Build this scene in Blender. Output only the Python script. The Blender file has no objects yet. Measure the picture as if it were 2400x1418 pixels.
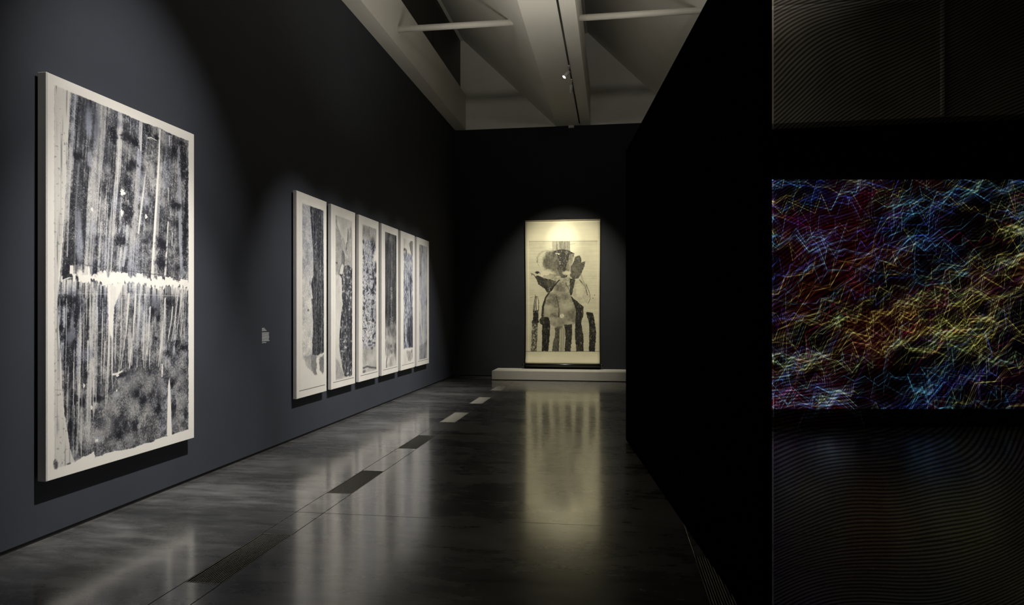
import bpy, bmesh, math, random
import numpy as np
from mathutils import Vector, Matrix
R = math.radians
SC = bpy.context.scene
COL = SC.collection
random.seed(4)
RNG = np.random.default_rng(7)

# ------------------------------------------------------------------ camera
FPX, CX, HY, EYE, YAW = 1600.0, 1200.0, 733.0, 1.5, 8.478      # lens measured from the photograph's vanishing points
cam_d = bpy.data.cameras.new('camera'); cam = bpy.data.objects.new('camera', cam_d); COL.objects.link(cam)
cam.location = (0, 0, EYE); cam.rotation_euler = (R(90), 0, R(YAW))
cam_d.sensor_width = 36; cam_d.lens = FPX / 2400 * 36
cam_d.shift_x = 0; cam_d.shift_y = (HY - 709) / 2400
cam_d.clip_end = 200; cam_d.clip_start = .05
SC.camera = cam

# ------------------------------------------------------------------ colour management, world
SC.view_settings.view_transform = 'Standard'; SC.view_settings.look = 'None'
SC.view_settings.gamma = 1; SC.view_settings.use_curve_mapping = False
SC.view_settings.exposure = 0.0
wd = bpy.data.worlds.new('world'); SC.world = wd; wd.use_nodes = True
wd.node_tree.nodes['Background'].inputs[0].default_value = (.5, .55, .6, 1)
wd.node_tree.nodes['Background'].inputs[1].default_value = 0.0
SC.cycles.use_denoising = True
SC.cycles.max_bounces = 8; SC.cycles.diffuse_bounces = 5; SC.cycles.glossy_bounces = 4
SC.cycles.transparent_max_bounces = 12
SC.cycles.sample_clamp_indirect = 4.0

# ------------------------------------------------------------------ track spots, then added fill lamps
def spot(name, loc, aim, watts, deg, blend=.6, col=(1, .93, .82), rad=.03):
    l = bpy.data.lights.new(name, 'SPOT'); l.energy = watts; l.spot_size = R(deg); l.spot_blend = blend
    l.color = col; l.shadow_soft_size = rad
    o = bpy.data.objects.new(name, l); COL.objects.link(o); o.location = loc
    o.rotation_euler = (Vector(aim) - Vector(loc)).to_track_quat('-Z', 'Y').to_euler()
    return o
def area(name, loc, aim, watts, sx, sy, col=(1, .9, .78), spread=180):
    l = bpy.data.lights.new(name, 'AREA'); l.energy = watts; l.shape = 'RECTANGLE'; l.size = sx; l.size_y = sy
    l.color = col; l.spread = R(spread)
    o = bpy.data.objects.new(name, l); COL.objects.link(o); o.location = loc
    o.rotation_euler = (Vector(aim) - Vector(loc)).to_track_quat('-Z', 'Y').to_euler()
    return o
NEUT = (1, .975, .945)
spot('spot_large_upper', (-.77, 3.75, 5.62), (-3.64, 4.86, 2.7), 860, 41, 1.0, NEUT, .02)
spot('spot_large_lower', (-.77, 4.10, 5.62), (-3.64, 4.92, .55), 2050, 39, 1.0, NEUT, .02)
for k, (ly, w_) in enumerate([(7.12, 1120), (8.12, 840), (9.1, 820), (10.1, 860), (11.1, 900)]):
    spot('spot_panels', (-.77, ly, 5.62), (-3.66, 7.92 + .983 * k, .80), w_, 40, .95, NEUT, .02)
spot('spot_panels_far', (-.875, 11.655, 5.50), (-3.66, 12.86, .85), 860, 40, .95, NEUT, .02)
spot('spot_scroll_wide', (-.82, 12.85, 5.46), (-1.17, 15.7, 1.95), 960, 50, .8, (1, .94, .77), .02)
spot('spot_scroll_beam', (-.82, 12.85, 5.46), (-1.17, 15.7, 3.14), 520, 15, 1.0, (1, .96, .86), .02)
# unseen area lamps added to stand in for light bounced onto the white roof
area('bounce_fill_partition', (.42, 7.9, 3.6), (-.03, 8.1, 6.4), 48, .25, 5.6, (1, .935, .83), 124)
area('bounce_fill_left', (-2.5, 5.6, 5.62), (-2.3, 9.6, 8.4), 17, .9, .2, (1, .95, .86), 92)
area('bounce_fill_right', (.35, 5.6, 5.62), (.55, 9.6, 8.4), 17, .9, .2, (1, .95, .86), 92)
area('media_wall_fill', (4.6, 7.2, 5.2), (4.6, 9.9, 5.3), .65, 3.0, .2, (1, .78, .55))  # unseen warm lamp added to brighten the upper wall behind the mesh

# ------------------------------------------------------------------ small helpers
def mat(name):
    m = bpy.data.materials.new(name); m.use_nodes = True
    nt = m.node_tree
    return m, nt, nt.nodes['Principled BSDF']
def N(nt, t, **kw):
    n = nt.nodes.new(t)
    for k, v in kw.items(): setattr(n, k, v)
    return n
def noise(nt, vec, scale, detail=4, rough=.55, dist=0):
    n = N(nt, 'ShaderNodeTexNoise'); n.inputs['Scale'].default_value = scale; n.inputs['Detail'].default_value = detail
    n.inputs['Roughness'].default_value = rough; n.inputs['Distortion'].default_value = dist
    if vec is not None: nt.links.new(vec, n.inputs['Vector'])
    return n.outputs['Fac']
def ramp(nt, fac, stops):
    n = N(nt, 'ShaderNodeValToRGB'); e = n.color_ramp.elements
    while len(e) < len(stops): e.new(.5)
    for i, (p, c) in enumerate(stops): e[i].position = p; e[i].color = (*c, 1) if len(c) == 3 else c
    nt.links.new(fac, n.inputs[0]); return n.outputs[0]
def mapr(nt, fac, a, b, c, d):
    n = N(nt, 'ShaderNodeMapRange'); nt.links.new(fac, n.inputs[0])
    for i, v in zip((1, 2, 3, 4), (a, b, c, d)): n.inputs[i].default_value = v
    return n.outputs[0]
def bump(nt, h, strength, dist, bsdf):
    n = N(nt, 'ShaderNodeBump'); n.inputs['Strength'].default_value = strength; n.inputs['Distance'].default_value = dist
    nt.links.new(h, n.inputs['Height']); nt.links.new(n.outputs[0], bsdf.inputs['Normal'])
def paint(name, col, rough=.6, var=.12, scale=3.0, bmp=.15, fine=160, spec=.5, metal=0.0):
    m, nt, b = mat(name)
    g = N(nt, 'ShaderNodeNewGeometry').outputs['Position']
    f = noise(nt, g, scale, 5)
    c0 = tuple(x * (1 - var) for x in col); c1 = tuple(min(1, x * (1 + var)) for x in col)
    nt.links.new(ramp(nt, f, [(.3, c0), (.7, c1)]), b.inputs['Base Color'])
    b.inputs['Roughness'].default_value = rough; b.inputs['Specular IOR Level'].default_value = spec
    b.inputs['Metallic'].default_value = metal
    bump(nt, noise(nt, g, fine, 3), bmp, .001, b)
    return m
M = {}
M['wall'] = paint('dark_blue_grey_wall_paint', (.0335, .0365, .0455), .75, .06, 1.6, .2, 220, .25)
M['wall_end'] = paint('end_wall_paint_with_shade', (.021, .0225, .026), .8, .06, 1.6, .2, 220, .1)  # same wall paint, darkened to put the end wall's shade into its colour
M['black'] = paint('matt_black_wall_paint', (.0016, .0016, .0018), .9, .1, 2, .1, 200, 0.0)
M['white'] = paint('white_ceiling_paint', (.66, .64, .58), .7, .04, 1.2, .1, 120, .3)
M['glazing'] = paint('blacked_out_glazing', (.02, .018, .016), .5, .1, 2, .05, 60)
M['tube'] = paint('white_tube_paint', (.62, .60, .54), .45, .05, 5, .05, 100)
M['gap'] = paint('black_shadow_gap', (.004, .004, .004), .7, .1, 5, .1)
M['plinth'] = paint('grey_plinth_paint', (.50, .48, .43), .55, .05, 4, .1, 150)
M['canvas'] = paint('primed_canvas', (.74, .71, .66), .8, .05, 7, .35, 420, .2)
M['sheet'] = paint('mounting_paper', (.72, .695, .645), .85, .06, 9, .2, 300, .15)
M['silk'] = paint('scroll_mount_paper', (.70, .675, .56), .75, .07, 6, .25, 260, .25)
M['roller'] = paint('black_lacquer', (.006, .006, .006), .3, .1, 10, .05)
M['rod'] = paint('pale_wood_rod', (.42, .36, .25), .5, .15, 20, .1)
M['steel'] = paint('grille_steel', (.34, .33, .29), .45, .15, 30, .1, 300, .5, .9)
M['fixture'] = paint('light_grey_fixture', (.48, .47, .44), .4, .05, 12, .05)
M['rail'] = paint('black_track', (.006, .006, .006), .5, .1, 20, .05)
M['vinyl'] = paint('white_vinyl', (.62, .62, .60), .6, .05, 30, .0)
M['under'] = paint('joint_bottom', (.004, .004, .004), .9, .1, 8, .1)
def floor_material(name='polished_dark_concrete', cw=1.0, sp=1.0):
    m, nt, b = mat(name)
    g = N(nt, 'ShaderNodeNewGeometry').outputs['Position']
    mp = N(nt, 'ShaderNodeMapping'); nt.links.new(g, mp.inputs[0]); mp.inputs['Scale'].default_value = (.55, 1.7, 1)
    v = mp.outputs[0]
    big = noise(nt, v, .9, 6, .62, .4); mid = noise(nt, v, 6, 6, .55, .25); fine = noise(nt, v, 42, 5, .7)
    mx = N(nt, 'ShaderNodeMath', operation='MULTIPLY_ADD'); nt.links.new(mid, mx.inputs[0]); mx.inputs[1].default_value = .6; nt.links.new(big, mx.inputs[2])
    mx2 = N(nt, 'ShaderNodeMath', operation='MULTIPLY_ADD'); nt.links.new(fine, mx2.inputs[0]); mx2.inputs[1].default_value = .25; nt.links.new(mx.outputs[0], mx2.inputs[2])
    nt.links.new(ramp(nt, mapr(nt, mx2.outputs[0], .62, 1.22, 0, 1), [(0, (.018, .0177, .017)), (.5, (.066, .065, .062)), (1, (.19, .186, .176))]), b.inputs['Base Color'])
    nt.links.new(mapr(nt, mx2.outputs[0], .6, 1.25, .20, .36), b.inputs['Roughness'])
    nt.links.new(mapr(nt, mx2.outputs[0], .60, 1.15, .62 * cw, 1.0 * cw), b.inputs['Coat Weight']); b.inputs['Coat IOR'].default_value = 1.7
    nt.links.new(mapr(nt, big, .3, .7, .10, .16), b.inputs['Coat Roughness'])
    nt.links.new(mapr(nt, mid, .3, .7, .75 * sp, 1.0 * sp), b.inputs['Specular IOR Level'])
    bump(nt, fine, .03, .003, b)
    return m
M['floor'] = floor_material()
M['floor_dull'] = floor_material('duller_concrete_of_the_side_room', .12, .35)

def new_obj(name, me, m=None, parent=None):
    o = bpy.data.objects.new(name, me); COL.objects.link(o)
    if m is not None: me.materials.append(m)
    if parent is not None: o.parent = parent
    return o
def boxes(bxs, name='mesh', bevel=0.0):
    """one mesh of axis-aligned boxes (x0,x1,y0,y1,z0,z1)"""
    bm = bmesh.new()
    for x0, x1, y0, y1, z0, z1 in bxs:
        r = bmesh.ops.create_cube(bm, size=1)
        bmesh.ops.scale(bm, vec=(x1 - x0, y1 - y0, z1 - z0), verts=r['verts'])
        bmesh.ops.translate(bm, vec=((x0 + x1) / 2, (y0 + y1) / 2, (z0 + z1) / 2), verts=r['verts'])
    if bevel: bmesh.ops.bevel(bm, geom=bm.edges[:], offset=bevel, segments=2, affect='EDGES', profile=.5)
    me = bpy.data.meshes.new(name); bm.to_mesh(me); bm.free(); return me
def tube(p0, p1, r, name='tube', seg=20, r1=None):
    p0, p1 = Vector(p0), Vector(p1); d = p1 - p0
    bm = bmesh.new()
    bmesh.ops.create_cone(bm, cap_ends=True, segments=seg, radius1=r, radius2=r if r1 is None else r1, depth=d.length)
    bmesh.ops.transform(bm, matrix=Matrix.Translation((p0 + p1) / 2) @ d.to_track_quat('Z', 'Y').to_matrix().to_4x4(), verts=bm.verts)
    for f in bm.faces:
        if len(f.verts) == 4: f.smooth = True
    me = bpy.data.meshes.new(name); bm.to_mesh(me); bm.free(); return me
def extrude_profile(pts, y0, y1, name='profile'):
    """closed XZ profile extruded along Y"""
    bm = bmesh.new(); a = [bm.verts.new((x, y0, z)) for x, z in pts]; b = [bm.verts.new((x, y1, z)) for x, z in pts]
    n = len(pts); bm.faces.new(a); bm.faces.new(b[::-1])
    for i in range(n): bm.faces.new((a[i], b[i], b[(i + 1) % n], a[(i + 1) % n]))
    bmesh.ops.recalc_face_normals(bm, faces=bm.faces)
    me = bpy.data.meshes.new(name); bm.to_mesh(me); bm.free(); return me
def tag(o, label=None, cat=None, group=None, kind=None):
    if label: o['label'] = label
    if cat: o['category'] = cat
    if group: o['group'] = group
    if kind: o['kind'] = kind
    return o
def empty(name, loc, rz=0):
    o = bpy.data.objects.new(name, None); COL.objects.link(o); o.location = loc; o.rotation_euler = (0, 0, rz)
    o.empty_display_size = .1
    return o
def shifted(me, loc):
    me.transform(Matrix.Translation(-Vector(loc))); return me

# ------------------------------------------------------------------ room shell
WX, FY, BY, RX = -3.72, 15.8, -3.0, 8.0       # left wall, far wall, wall behind the camera, outer right wall
CZ = 5.82                                     # underside of the roof beams
S = 'structure'
GAPZ = .030
tag(new_obj('wall_left', boxes([(WX - .2, WX, BY - .2, FY + .2, GAPZ, CZ + .6)], 'wall_left'), M['wall']),
    'tall dark blue-grey gallery wall carrying the large picture and the row of six panels', kind=S)
tag(new_obj('baseboard_left', boxes([(WX - .2, WX - .012, BY, FY, 0, GAPZ)], 'baseboard_left'), M['gap']),
    'black recessed shadow gap under the left wall', kind=S)
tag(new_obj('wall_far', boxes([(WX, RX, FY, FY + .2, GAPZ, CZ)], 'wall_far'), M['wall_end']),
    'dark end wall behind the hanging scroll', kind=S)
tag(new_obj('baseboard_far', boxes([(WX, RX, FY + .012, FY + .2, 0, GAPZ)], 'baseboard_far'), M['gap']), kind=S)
tag(new_obj('wall_back', boxes([(WX, RX, BY - .2, BY, 0, CZ)], 'wall_back'), M['black']), kind=S)
tag(new_obj('wall_right', boxes([(RX, RX + .2, BY - .2, FY + .2, 0, CZ)], 'wall_right'), M['black']), kind=S)

# partition wall, slightly angled, its near end where the mesh scrim begins
PA, PB, PH = Vector((.142, 8.191)), Vector((.6735, 3.292)), 3.41
def partition():
    d = (PB - PA).normalized(); n = Vector((-d.y, d.x))
    if n.x < 0: n = -n
    t = .05
    q = [PA, PB, PB + n * t, PA + n * t]
    bm = bmesh.new(); a = [bm.verts.new((p.x, p.y, 0.0)) for p in q]; b = [bm.verts.new((p.x, p.y, PH)) for p in q]
    bm.faces.new(a); bm.faces.new(b)
    for i in range(4): bm.faces.new((a[i], a[(i + 1) % 4], b[(i + 1) % 4], b[i]))
    bmesh.ops.recalc_face_normals(bm, faces=bm.faces)
    me = bpy.data.meshes.new('wall_partition'); bm.to_mesh(me); bm.free(); return me
tag(new_obj('wall_partition', partition(), M['black']), 'free-standing matt black partition wall right of the corridor', kind=S)

# roof: three beams, sawtooth slopes rising to blacked-out glazing
BEAMS = [(-3.72, -3.46), (-1.32, -.53), (1.56, 2.35)]
Y0R, Y1R = BY, FY
ceil_ = empty('ceiling', (0, (Y0R + Y1R) / 2, CZ)); tag(ceil_, 'white sawtooth roof with deep beams and sloping bays', kind=S)
def cpart(name, me, m, **kw):
    o = new_obj(name, shifted(me, ceil_.location), m, ceil_); return tag(o, **kw)
for i, (a, b) in enumerate(BEAMS):
    # the underside is made of two boards meeting at a joint
    cpart('beam_soffit', boxes([(a, b, Y0R, 13.19, CZ, CZ + .05)], 'beam_soffit'), M['white'])
    cpart('beam_soffit', boxes([(a, b, 13.196, Y1R, CZ + .003, CZ + .05)], 'beam_soffit'), M['white'])
    cpart('beam_cheek', boxes([(b - .14, b, Y0R, Y1R, CZ + .05, CZ + .83)], 'beam_cheek', .006), M['white'])
    cpart('glazing_panel', boxes([(b - .17, b - .13, Y0R, Y1R, CZ + .83, 8.01)], 'glazing_panel'), M['glazing'], label='blacked-out vertical glazing')
    cpart('glazing_head', boxes([(b - .18, b - .07, Y0R, Y1R, 7.93, 8.08)], 'glazing_head', .005), M['white'])
    for y in (2.6, 6.2, 9.8, 13.4):
        cpart('glazing_bar', boxes([(b - .135, b - .12, y - .025, y + .025, CZ + .83, 7.93)], 'glazing_bar'), M['glazing'])
    if i < 2:
        nx = BEAMS[i + 1][0]; gx = b - .13
        cpart('roof_slope', extrude_profile([(nx, CZ), (gx, 8.01), (gx, 8.12), (nx, CZ + .12)], Y0R, Y1R, 'roof_slope'), M['white'])
        cpart('end_gable', boxes([(b - .2, nx + .02, FY, FY + .1, CZ, 8.1)], 'end_gable'), M['white'])
        x1 = nx - (6.095 - CZ) * .98 + .02
        cpart('tie_tube', tube((b - .02, 10.68, 6.095), (x1, 10.68, 6.095), .048, 'tie_tube'), M['tube'])
        cpart('tie_tube', tube((b - .02, 3.6, 6.095), (x1, 3.6, 6.095), .048, 'tie_tube'), M['tube'])
cpart('bounce_baffle', boxes([(2.35, RX, Y0R, Y1R, CZ, CZ + .1)], 'bounce_baffle'), M['black'])  # unseen black baffle added to cut bounced light over the side room

# ------------------------------------------------------------------ floor: polished slabs with saw joints and a service strip
GX0, GX1 = -2.365, -2.150
GRY = [(3.495, 4.345), (5.393, 6.212), (7.283, 8.105), (9.125, 10.035), (11.06, 11.92), (12.99, 13.85)]
fl = new_obj('floor', boxes([(WX - .2, RX, BY, FY, -.3, -.06)], 'floor'), M['under'])
tag(fl, 'dark polished concrete floor with saw joints', kind=S)
J = .0022
def slab(x0, x1, y0, y1, mk='floor'):
    o = new_obj('floor_slab', boxes([(x0 + J, x1 - J, y0 + J, y1 - J, -.06, 0)], 'floor_slab', .0012), M[mk], fl)
JY = 4.845
slab(WX - .2, GX0, BY, JY); slab(WX - .2, GX0, JY, FY)
slab(GX1, .49, BY, JY); slab(GX1, .49, JY, FY)
RG = (.49, .70, 3.495, 4.345)
slab(RG[1], RX, BY, JY, 'floor_dull'); slab(RG[1], RX, JY, FY, 'floor_dull')
ys = [BY] + [v for g in GRY for v in g] + [FY]
for i in range(0, len(ys), 2):
    a, b = ys[i], ys[i + 1]
    if a < JY < b: slab(GX0, GX1, a, JY); slab(GX0, GX1, JY, b)
    else: slab(GX0, GX1, a, b)
slab(RG[0], RG[1], BY, RG[2]); slab(RG[0], RG[1], RG[3], JY); slab(RG[0], RG[1], JY, FY)

def slat_mesh(L, hw):
    return boxes([(-hw, hw, -L / 2, L / 2, -.026, -.0012)], 'slat', .0008)
M['steel_lit'] = paint('grille_steel_lit_copy', (.50, .485, .42), .5, .12, 30, .1, 300, .5, .25)  # same grille steel, with reflected lamp light put into a paler colour
def grille(x0, x1, y0, y1, label, pale=False):
    sm_ = M['steel_lit'] if pale else M['steel']; hw = .0052 if pale else .0026
    t = empty('floor_grille', ((x0 + x1) / 2, (y0 + y1) / 2, 0)); hx, hy = (x1 - x0) / 2 - .001, (y1 - y0) / 2 - .001
    tag(t, label, 'grille', 'slotted steel air grilles set into the floor')
    new_obj('frame', boxes([(-hx, hx, -hy, -hy + .006, -.04, 0), (-hx, hx, hy - .006, hy, -.04, 0),
                            (-hx, -hx + .005, -hy + .006, hy - .006, -.04, 0), (hx - .005, hx, -hy + .006, hy - .006, -.04, 0)], 'frame'), sm_, t)
    new_obj('tray', boxes([(-hx, hx, -hy, hy, -.06, -.052)], 'tray'), M['under'], t)
    me = slat_mesh(2 * hy - .014, hw); me.materials.append(sm_); n = 13
    for k in range(n):
        o = bpy.data.objects.new('slat', me); COL.objects.link(o); o.parent = t
        o.location = (-hx + .005 + (k + 1) * (2 * hx - .01) / (n + 1), 0, 0)
GL = ['largest slotted floor grille, nearest the camera in the left-hand row', 'dark slotted floor grille in the row, second from the camera, below the first tall panel',
      'dark slotted floor grille in the row, third from the camera', 'fourth floor grille of the row, nearest of the three bright with reflected light',
      'fifth floor grille of the row, middle one of the three bright with reflected light', 'farthest floor grille of the row, bright with reflected light, close to the low plinth']
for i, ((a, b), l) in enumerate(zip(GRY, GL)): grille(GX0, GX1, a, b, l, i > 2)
grille(*RG, 'faint floor grille at lower right, half under the black partition wall')

# ------------------------------------------------------------------ picture making (numpy canvases; colours are the works' own)
def vn(w, h, gx, gy, seed):
    r = np.random.default_rng(seed); gx, gy = max(1, int(gx)), max(1, int(gy))
    g = r.random((gy + 2, gx + 2))
    x = np.linspace(0, gx, w, endpoint=False); y = np.linspace(0, gy, h, endpoint=False)
    xi = x.astype(int); yi = y.astype(int); fx = x - xi; fy = y - yi
    fx = fx * fx * (3 - 2 * fx); fy = (fy * fy * (3 - 2 * fy))[:, None]
    a = g[yi][:, xi]; b = g[yi][:, xi + 1]; c = g[yi + 1][:, xi]; d = g[yi + 1][:, xi + 1]
    return (a * (1 - fx) + b * fx) * (1 - fy) + (c * (1 - fx) + d * fx) * fy
def fbm(w, h, gx, gy, seed, oct=4, gain=.55):
    o = np.zeros((h, w)); a = 1; s = 0
    for k in range(oct):
        o += a * vn(w, h, gx * 2 ** k, gy * 2 ** k, seed + 17 * k); s += a; a *= gain
    return o / s
def sm(a, b, x): t = np.clip((x - a) / (b - a), 0, 1); return t * t * (3 - 2 * t)
CT, ST = math.cos(R(YAW)), math.sin(R(YAW))
class Art:
    """a canvas on the plane X=c (axis 'x', u along +Y) or Y=c (axis 'y', u along +X); strokes are given as points sighted on the photograph
    and carried onto the flat sheet, so the sheet holds the undistorted picture"""
    def __init__(s, axis, c, u0, u1, z0, z1, ppm, seed):
        s.axis, s.c, s.u0, s.u1, s.z0, s.z1 = axis, c, u0, u1, z0, z1
        s.w, s.h = int((u1 - u0) * ppm), int((z1 - z0) * ppm); s.ppm = ppm; s.seed = seed
        s.sk = 1.0; s.bk = 1.0; s.rect = None; s.D = np.zeros((s.h, s.w)); s.B = np.zeros((s.h, s.w))
        s.yy, s.xx = np.mgrid[0:s.h, 0:s.w].astype(float)
        s.nx = (fbm(s.w, s.h, s.w / 12, s.h / 12, seed + 900, 3, .8) - .5) * 1.6
        s.ny = (fbm(s.w, s.h, s.w / 12, s.h / 12, seed + 950, 3, .8) - .5) * 1.6
    def P(s, x, y):
        r = (x - CX) / FPX; u = (HY - y) / FPX
        v = (r * CT - ST, r * ST + CT, u)
        if s.axis == 'x': t = s.c / v[0]; a = v[1] * t
        else: t = s.c / v[1]; a = v[0] * t
        z = EYE + v[2] * t
        return (a - s.u0) * s.ppm, (s.z1 - z) * s.ppm
    def sx(s, x, y): p = s.P(x, y); q = s.P(x + 1, y); return q[0] - p[0]
    def put(s, m, D=None, B=None, sl=None):
        sl = sl or (slice(None), slice(None))
        if D is not None: s.D[sl] = s.D[sl] * (1 - m) + D * m
        if B is not None: s.B[sl] = s.B[sl] * (1 - m) + B * m
    def box(s, x0, x1, y0, y1):
        return (slice(max(0, int(y0)), max(0, min(s.h, int(y1) + 1))), slice(max(0, int(x0)), max(0, min(s.w, int(x1) + 1))))
    def blob(s, x, y, rx, ry, D, soft=.5, a=1, B=None, rough=.35, rot=0):
        cx, cy = s.P(x, y); k = s.sx(x, y); rx, ry = rx * k * s.bk, ry * (s.P(x, y + 1)[1] - cy); m_ = max(rx, ry) * 1.9 + 3
        sl = s.box(cx - m_, cx + m_, cy - m_, cy + m_)
        X = s.xx[sl] - cx; Y = s.yy[sl] - cy
        if rot: c_, n_ = math.cos(rot), math.sin(rot); X, Y = X * c_ + Y * n_, -X * n_ + Y * c_
        d = np.hypot(X / rx, Y / ry) + s.nx[sl] * rough
        s.put(a * (1 - sm(1 - soft, 1 + soft, d)), D, B, sl)
    def poly(s, pts, D, a=1, soft=1.2, rough=2.5, B=None, tex=None, raw=False):
        q = pts if raw else [s.P(*p) for p in pts]
        xs = [p[0] for p in q]; ys_ = [p[1] for p in q]; g = rough * 2 + soft * 2 + 2
        sl = s.box(min(xs) - g, max(xs) + g, min(ys_) - g, max(ys_) + g)
        X = s.xx[sl] + s.nx[sl] * rough * 2; Y = s.yy[sl] + s.ny[sl] * rough * 2
        inside = np.zeros(X.shape, bool); dmin = np.full(X.shape, 1e9); n = len(q)
        for i in range(n):
            x0, y0 = q[i]; x1, y1 = q[(i + 1) % n]
            c = ((y0 > Y) != (y1 > Y)) & (X < (x1 - x0) * (Y - y0) / ((y1 - y0) or 1e-9) + x0); inside ^= c
            dx, dy = x1 - x0, y1 - y0; L = dx * dx + dy * dy + 1e-9
            t = np.clip(((X - x0) * dx + (Y - y0) * dy) / L, 0, 1)
            dmin = np.minimum(dmin, np.hypot(X - x0 - t * dx, Y - y0 - t * dy))
        sd = np.where(inside, dmin, -dmin); m = a * sm(-soft, soft, sd)
        if tex is not None: m = m * tex[sl]
        s.put(m, D, B, sl); return sl
    def stroke(s, pts, w0, w1, D, a=1, soft=1.0, rough=1.0, B=None, tex=None):
        """brush stroke, widths in photograph pixels"""
        q = [s.P(*p) for p in pts]; k = s.sx(*pts[0]) if s.axis == 'y' else s.sx(*pts[0]) ** .5 * (s.P(pts[0][0], pts[0][1] + 1)[1] - s.P(*pts[0])[1]) ** .5
        if s.axis == 'x': k = s.sx(*pts[0]) * s.sk
        w0 *= k / 2; w1 *= k / 2; g = max(w0, w1) + soft + rough * 2 + 2
        xs = [p[0] for p in q]; ys_ = [p[1] for p in q]
        sl = s.box(min(xs) - g, max(xs) + g, min(ys_) - g, max(ys_) + g)
        X = s.xx[sl] + s.nx[sl] * rough; Y = s.yy[sl] + s.ny[sl] * rough
        best = np.full(X.shape, -1e9); Ls = [math.hypot(q[i + 1][0] - q[i][0], q[i + 1][1] - q[i][1]) for i in range(len(q) - 1)]
        T = sum(Ls) + 1e-9; acc = 0
        for i in range(len(q) - 1):
            x0, y0 = q[i]; x1, y1 = q[i + 1]; dx, dy = x1 - x0, y1 - y0; L = dx * dx + dy * dy + 1e-9
            t = np.clip(((X - x0) * dx + (Y - y0) * dy) / L, 0, 1); f = (acc + t * Ls[i]) / T; acc += Ls[i]
            best = np.maximum(best, w0 + (w1 - w0) * f - np.hypot(X - x0 - t * dx, Y - y0 - t * dy))
        m = a * sm(-soft, soft, best)
        if tex is not None: m = m * tex[sl]
        s.put(m, D, B, sl)
    def specks(s, n, D, mask=None, seed=1, big=.2, a=.9):
        r = np.random.default_rng(seed); x = r.integers(1, s.w - 2, n); y = r.integers(1, s.h - 2, n)
        if mask is not None: k = r.random(n) < mask[y, x]; x, y = x[k], y[k]
        v = a * (.35 + .65 * r.random(len(x)))
        def dab(xx, yy, vv): s.D[yy, xx] = s.D[yy, xx] * (1 - vv) + D * vv
        dab(x, y, v); k = r.random(len(x)) < .6; dab(x[k] + 1, y[k], v[k] * .6); k = r.random(len(x)) < big
        dab(x[k], y[k] + 1, v[k] * .8); dab(x[k] + 1, y[k] + 1, v[k] * .7)
    def image(s, name, paper=(.86, .84, .80), ink=(.075, .08, .10), blue=(.46, .49, .585)):
        D = np.clip(s.D, 0, 1)[..., None]; B = np.clip(s.B, 0, 1)[..., None] * .8 * sm(.08, .34, D)
        c = np.array(paper) * (1 - D) + np.array(ink) * D
        lum = c.mean(-1, keepdims=True); bt = np.array(blue) / np.mean(blue) * lum
        c = c * (1 - B) + bt * B
        return make_image(name, c)
def make_image(name, c, sp='sRGB'):
    h, w = c.shape[:2]
    im = bpy.data.images.new(name, w, h, alpha=False); im.colorspace_settings.name = sp
    px = np.ones((h, w, 4), np.float32); px[..., :3] = np.clip(c, 0, 1)[::-1]
    im.pixels.foreach_set(px.ravel()); im.update(); im.pack(); return im
def art_material(name, im, rough=.8, bmp=.25, spec=.2, emit=0):
    m, nt, b = mat(name); uv = N(nt, 'ShaderNodeUVMap').outputs[0]
    t = N(nt, 'ShaderNodeTexImage'); t.image = im; t.interpolation = 'Cubic'; t.extension = 'EXTEND'; nt.links.new(uv, t.inputs[0])
    if emit:
        nt.links.new(t.outputs[0], b.inputs['Emission Color']); b.inputs['Emission Strength'].default_value = emit
        b.inputs['Base Color'].default_value = (.02, .02, .02, 1); b.inputs['Roughness'].default_value = .7
    else:
        g = N(nt, 'ShaderNodeNewGeometry').outputs['Position']
        mx = N(nt, 'ShaderNodeMix', data_type='RGBA', blend_type='MULTIPLY'); mx.inputs[0].default_value = 1
        nt.links.new(t.outputs[0], mx.inputs[6]); nt.links.new(ramp(nt, noise(nt, g, 90, 4), [(.2, (.94, .94, .94)), (.8, (1, 1, 1))]), mx.inputs[7])
        nt.links.new(mx.outputs[2], b.inputs['Base Color'])
        b.inputs['Roughness'].default_value = rough; b.inputs['Specular IOR Level'].default_value = spec
        bump(nt, noise(nt, g, 260, 3), bmp, .001, b)
    return m
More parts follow.
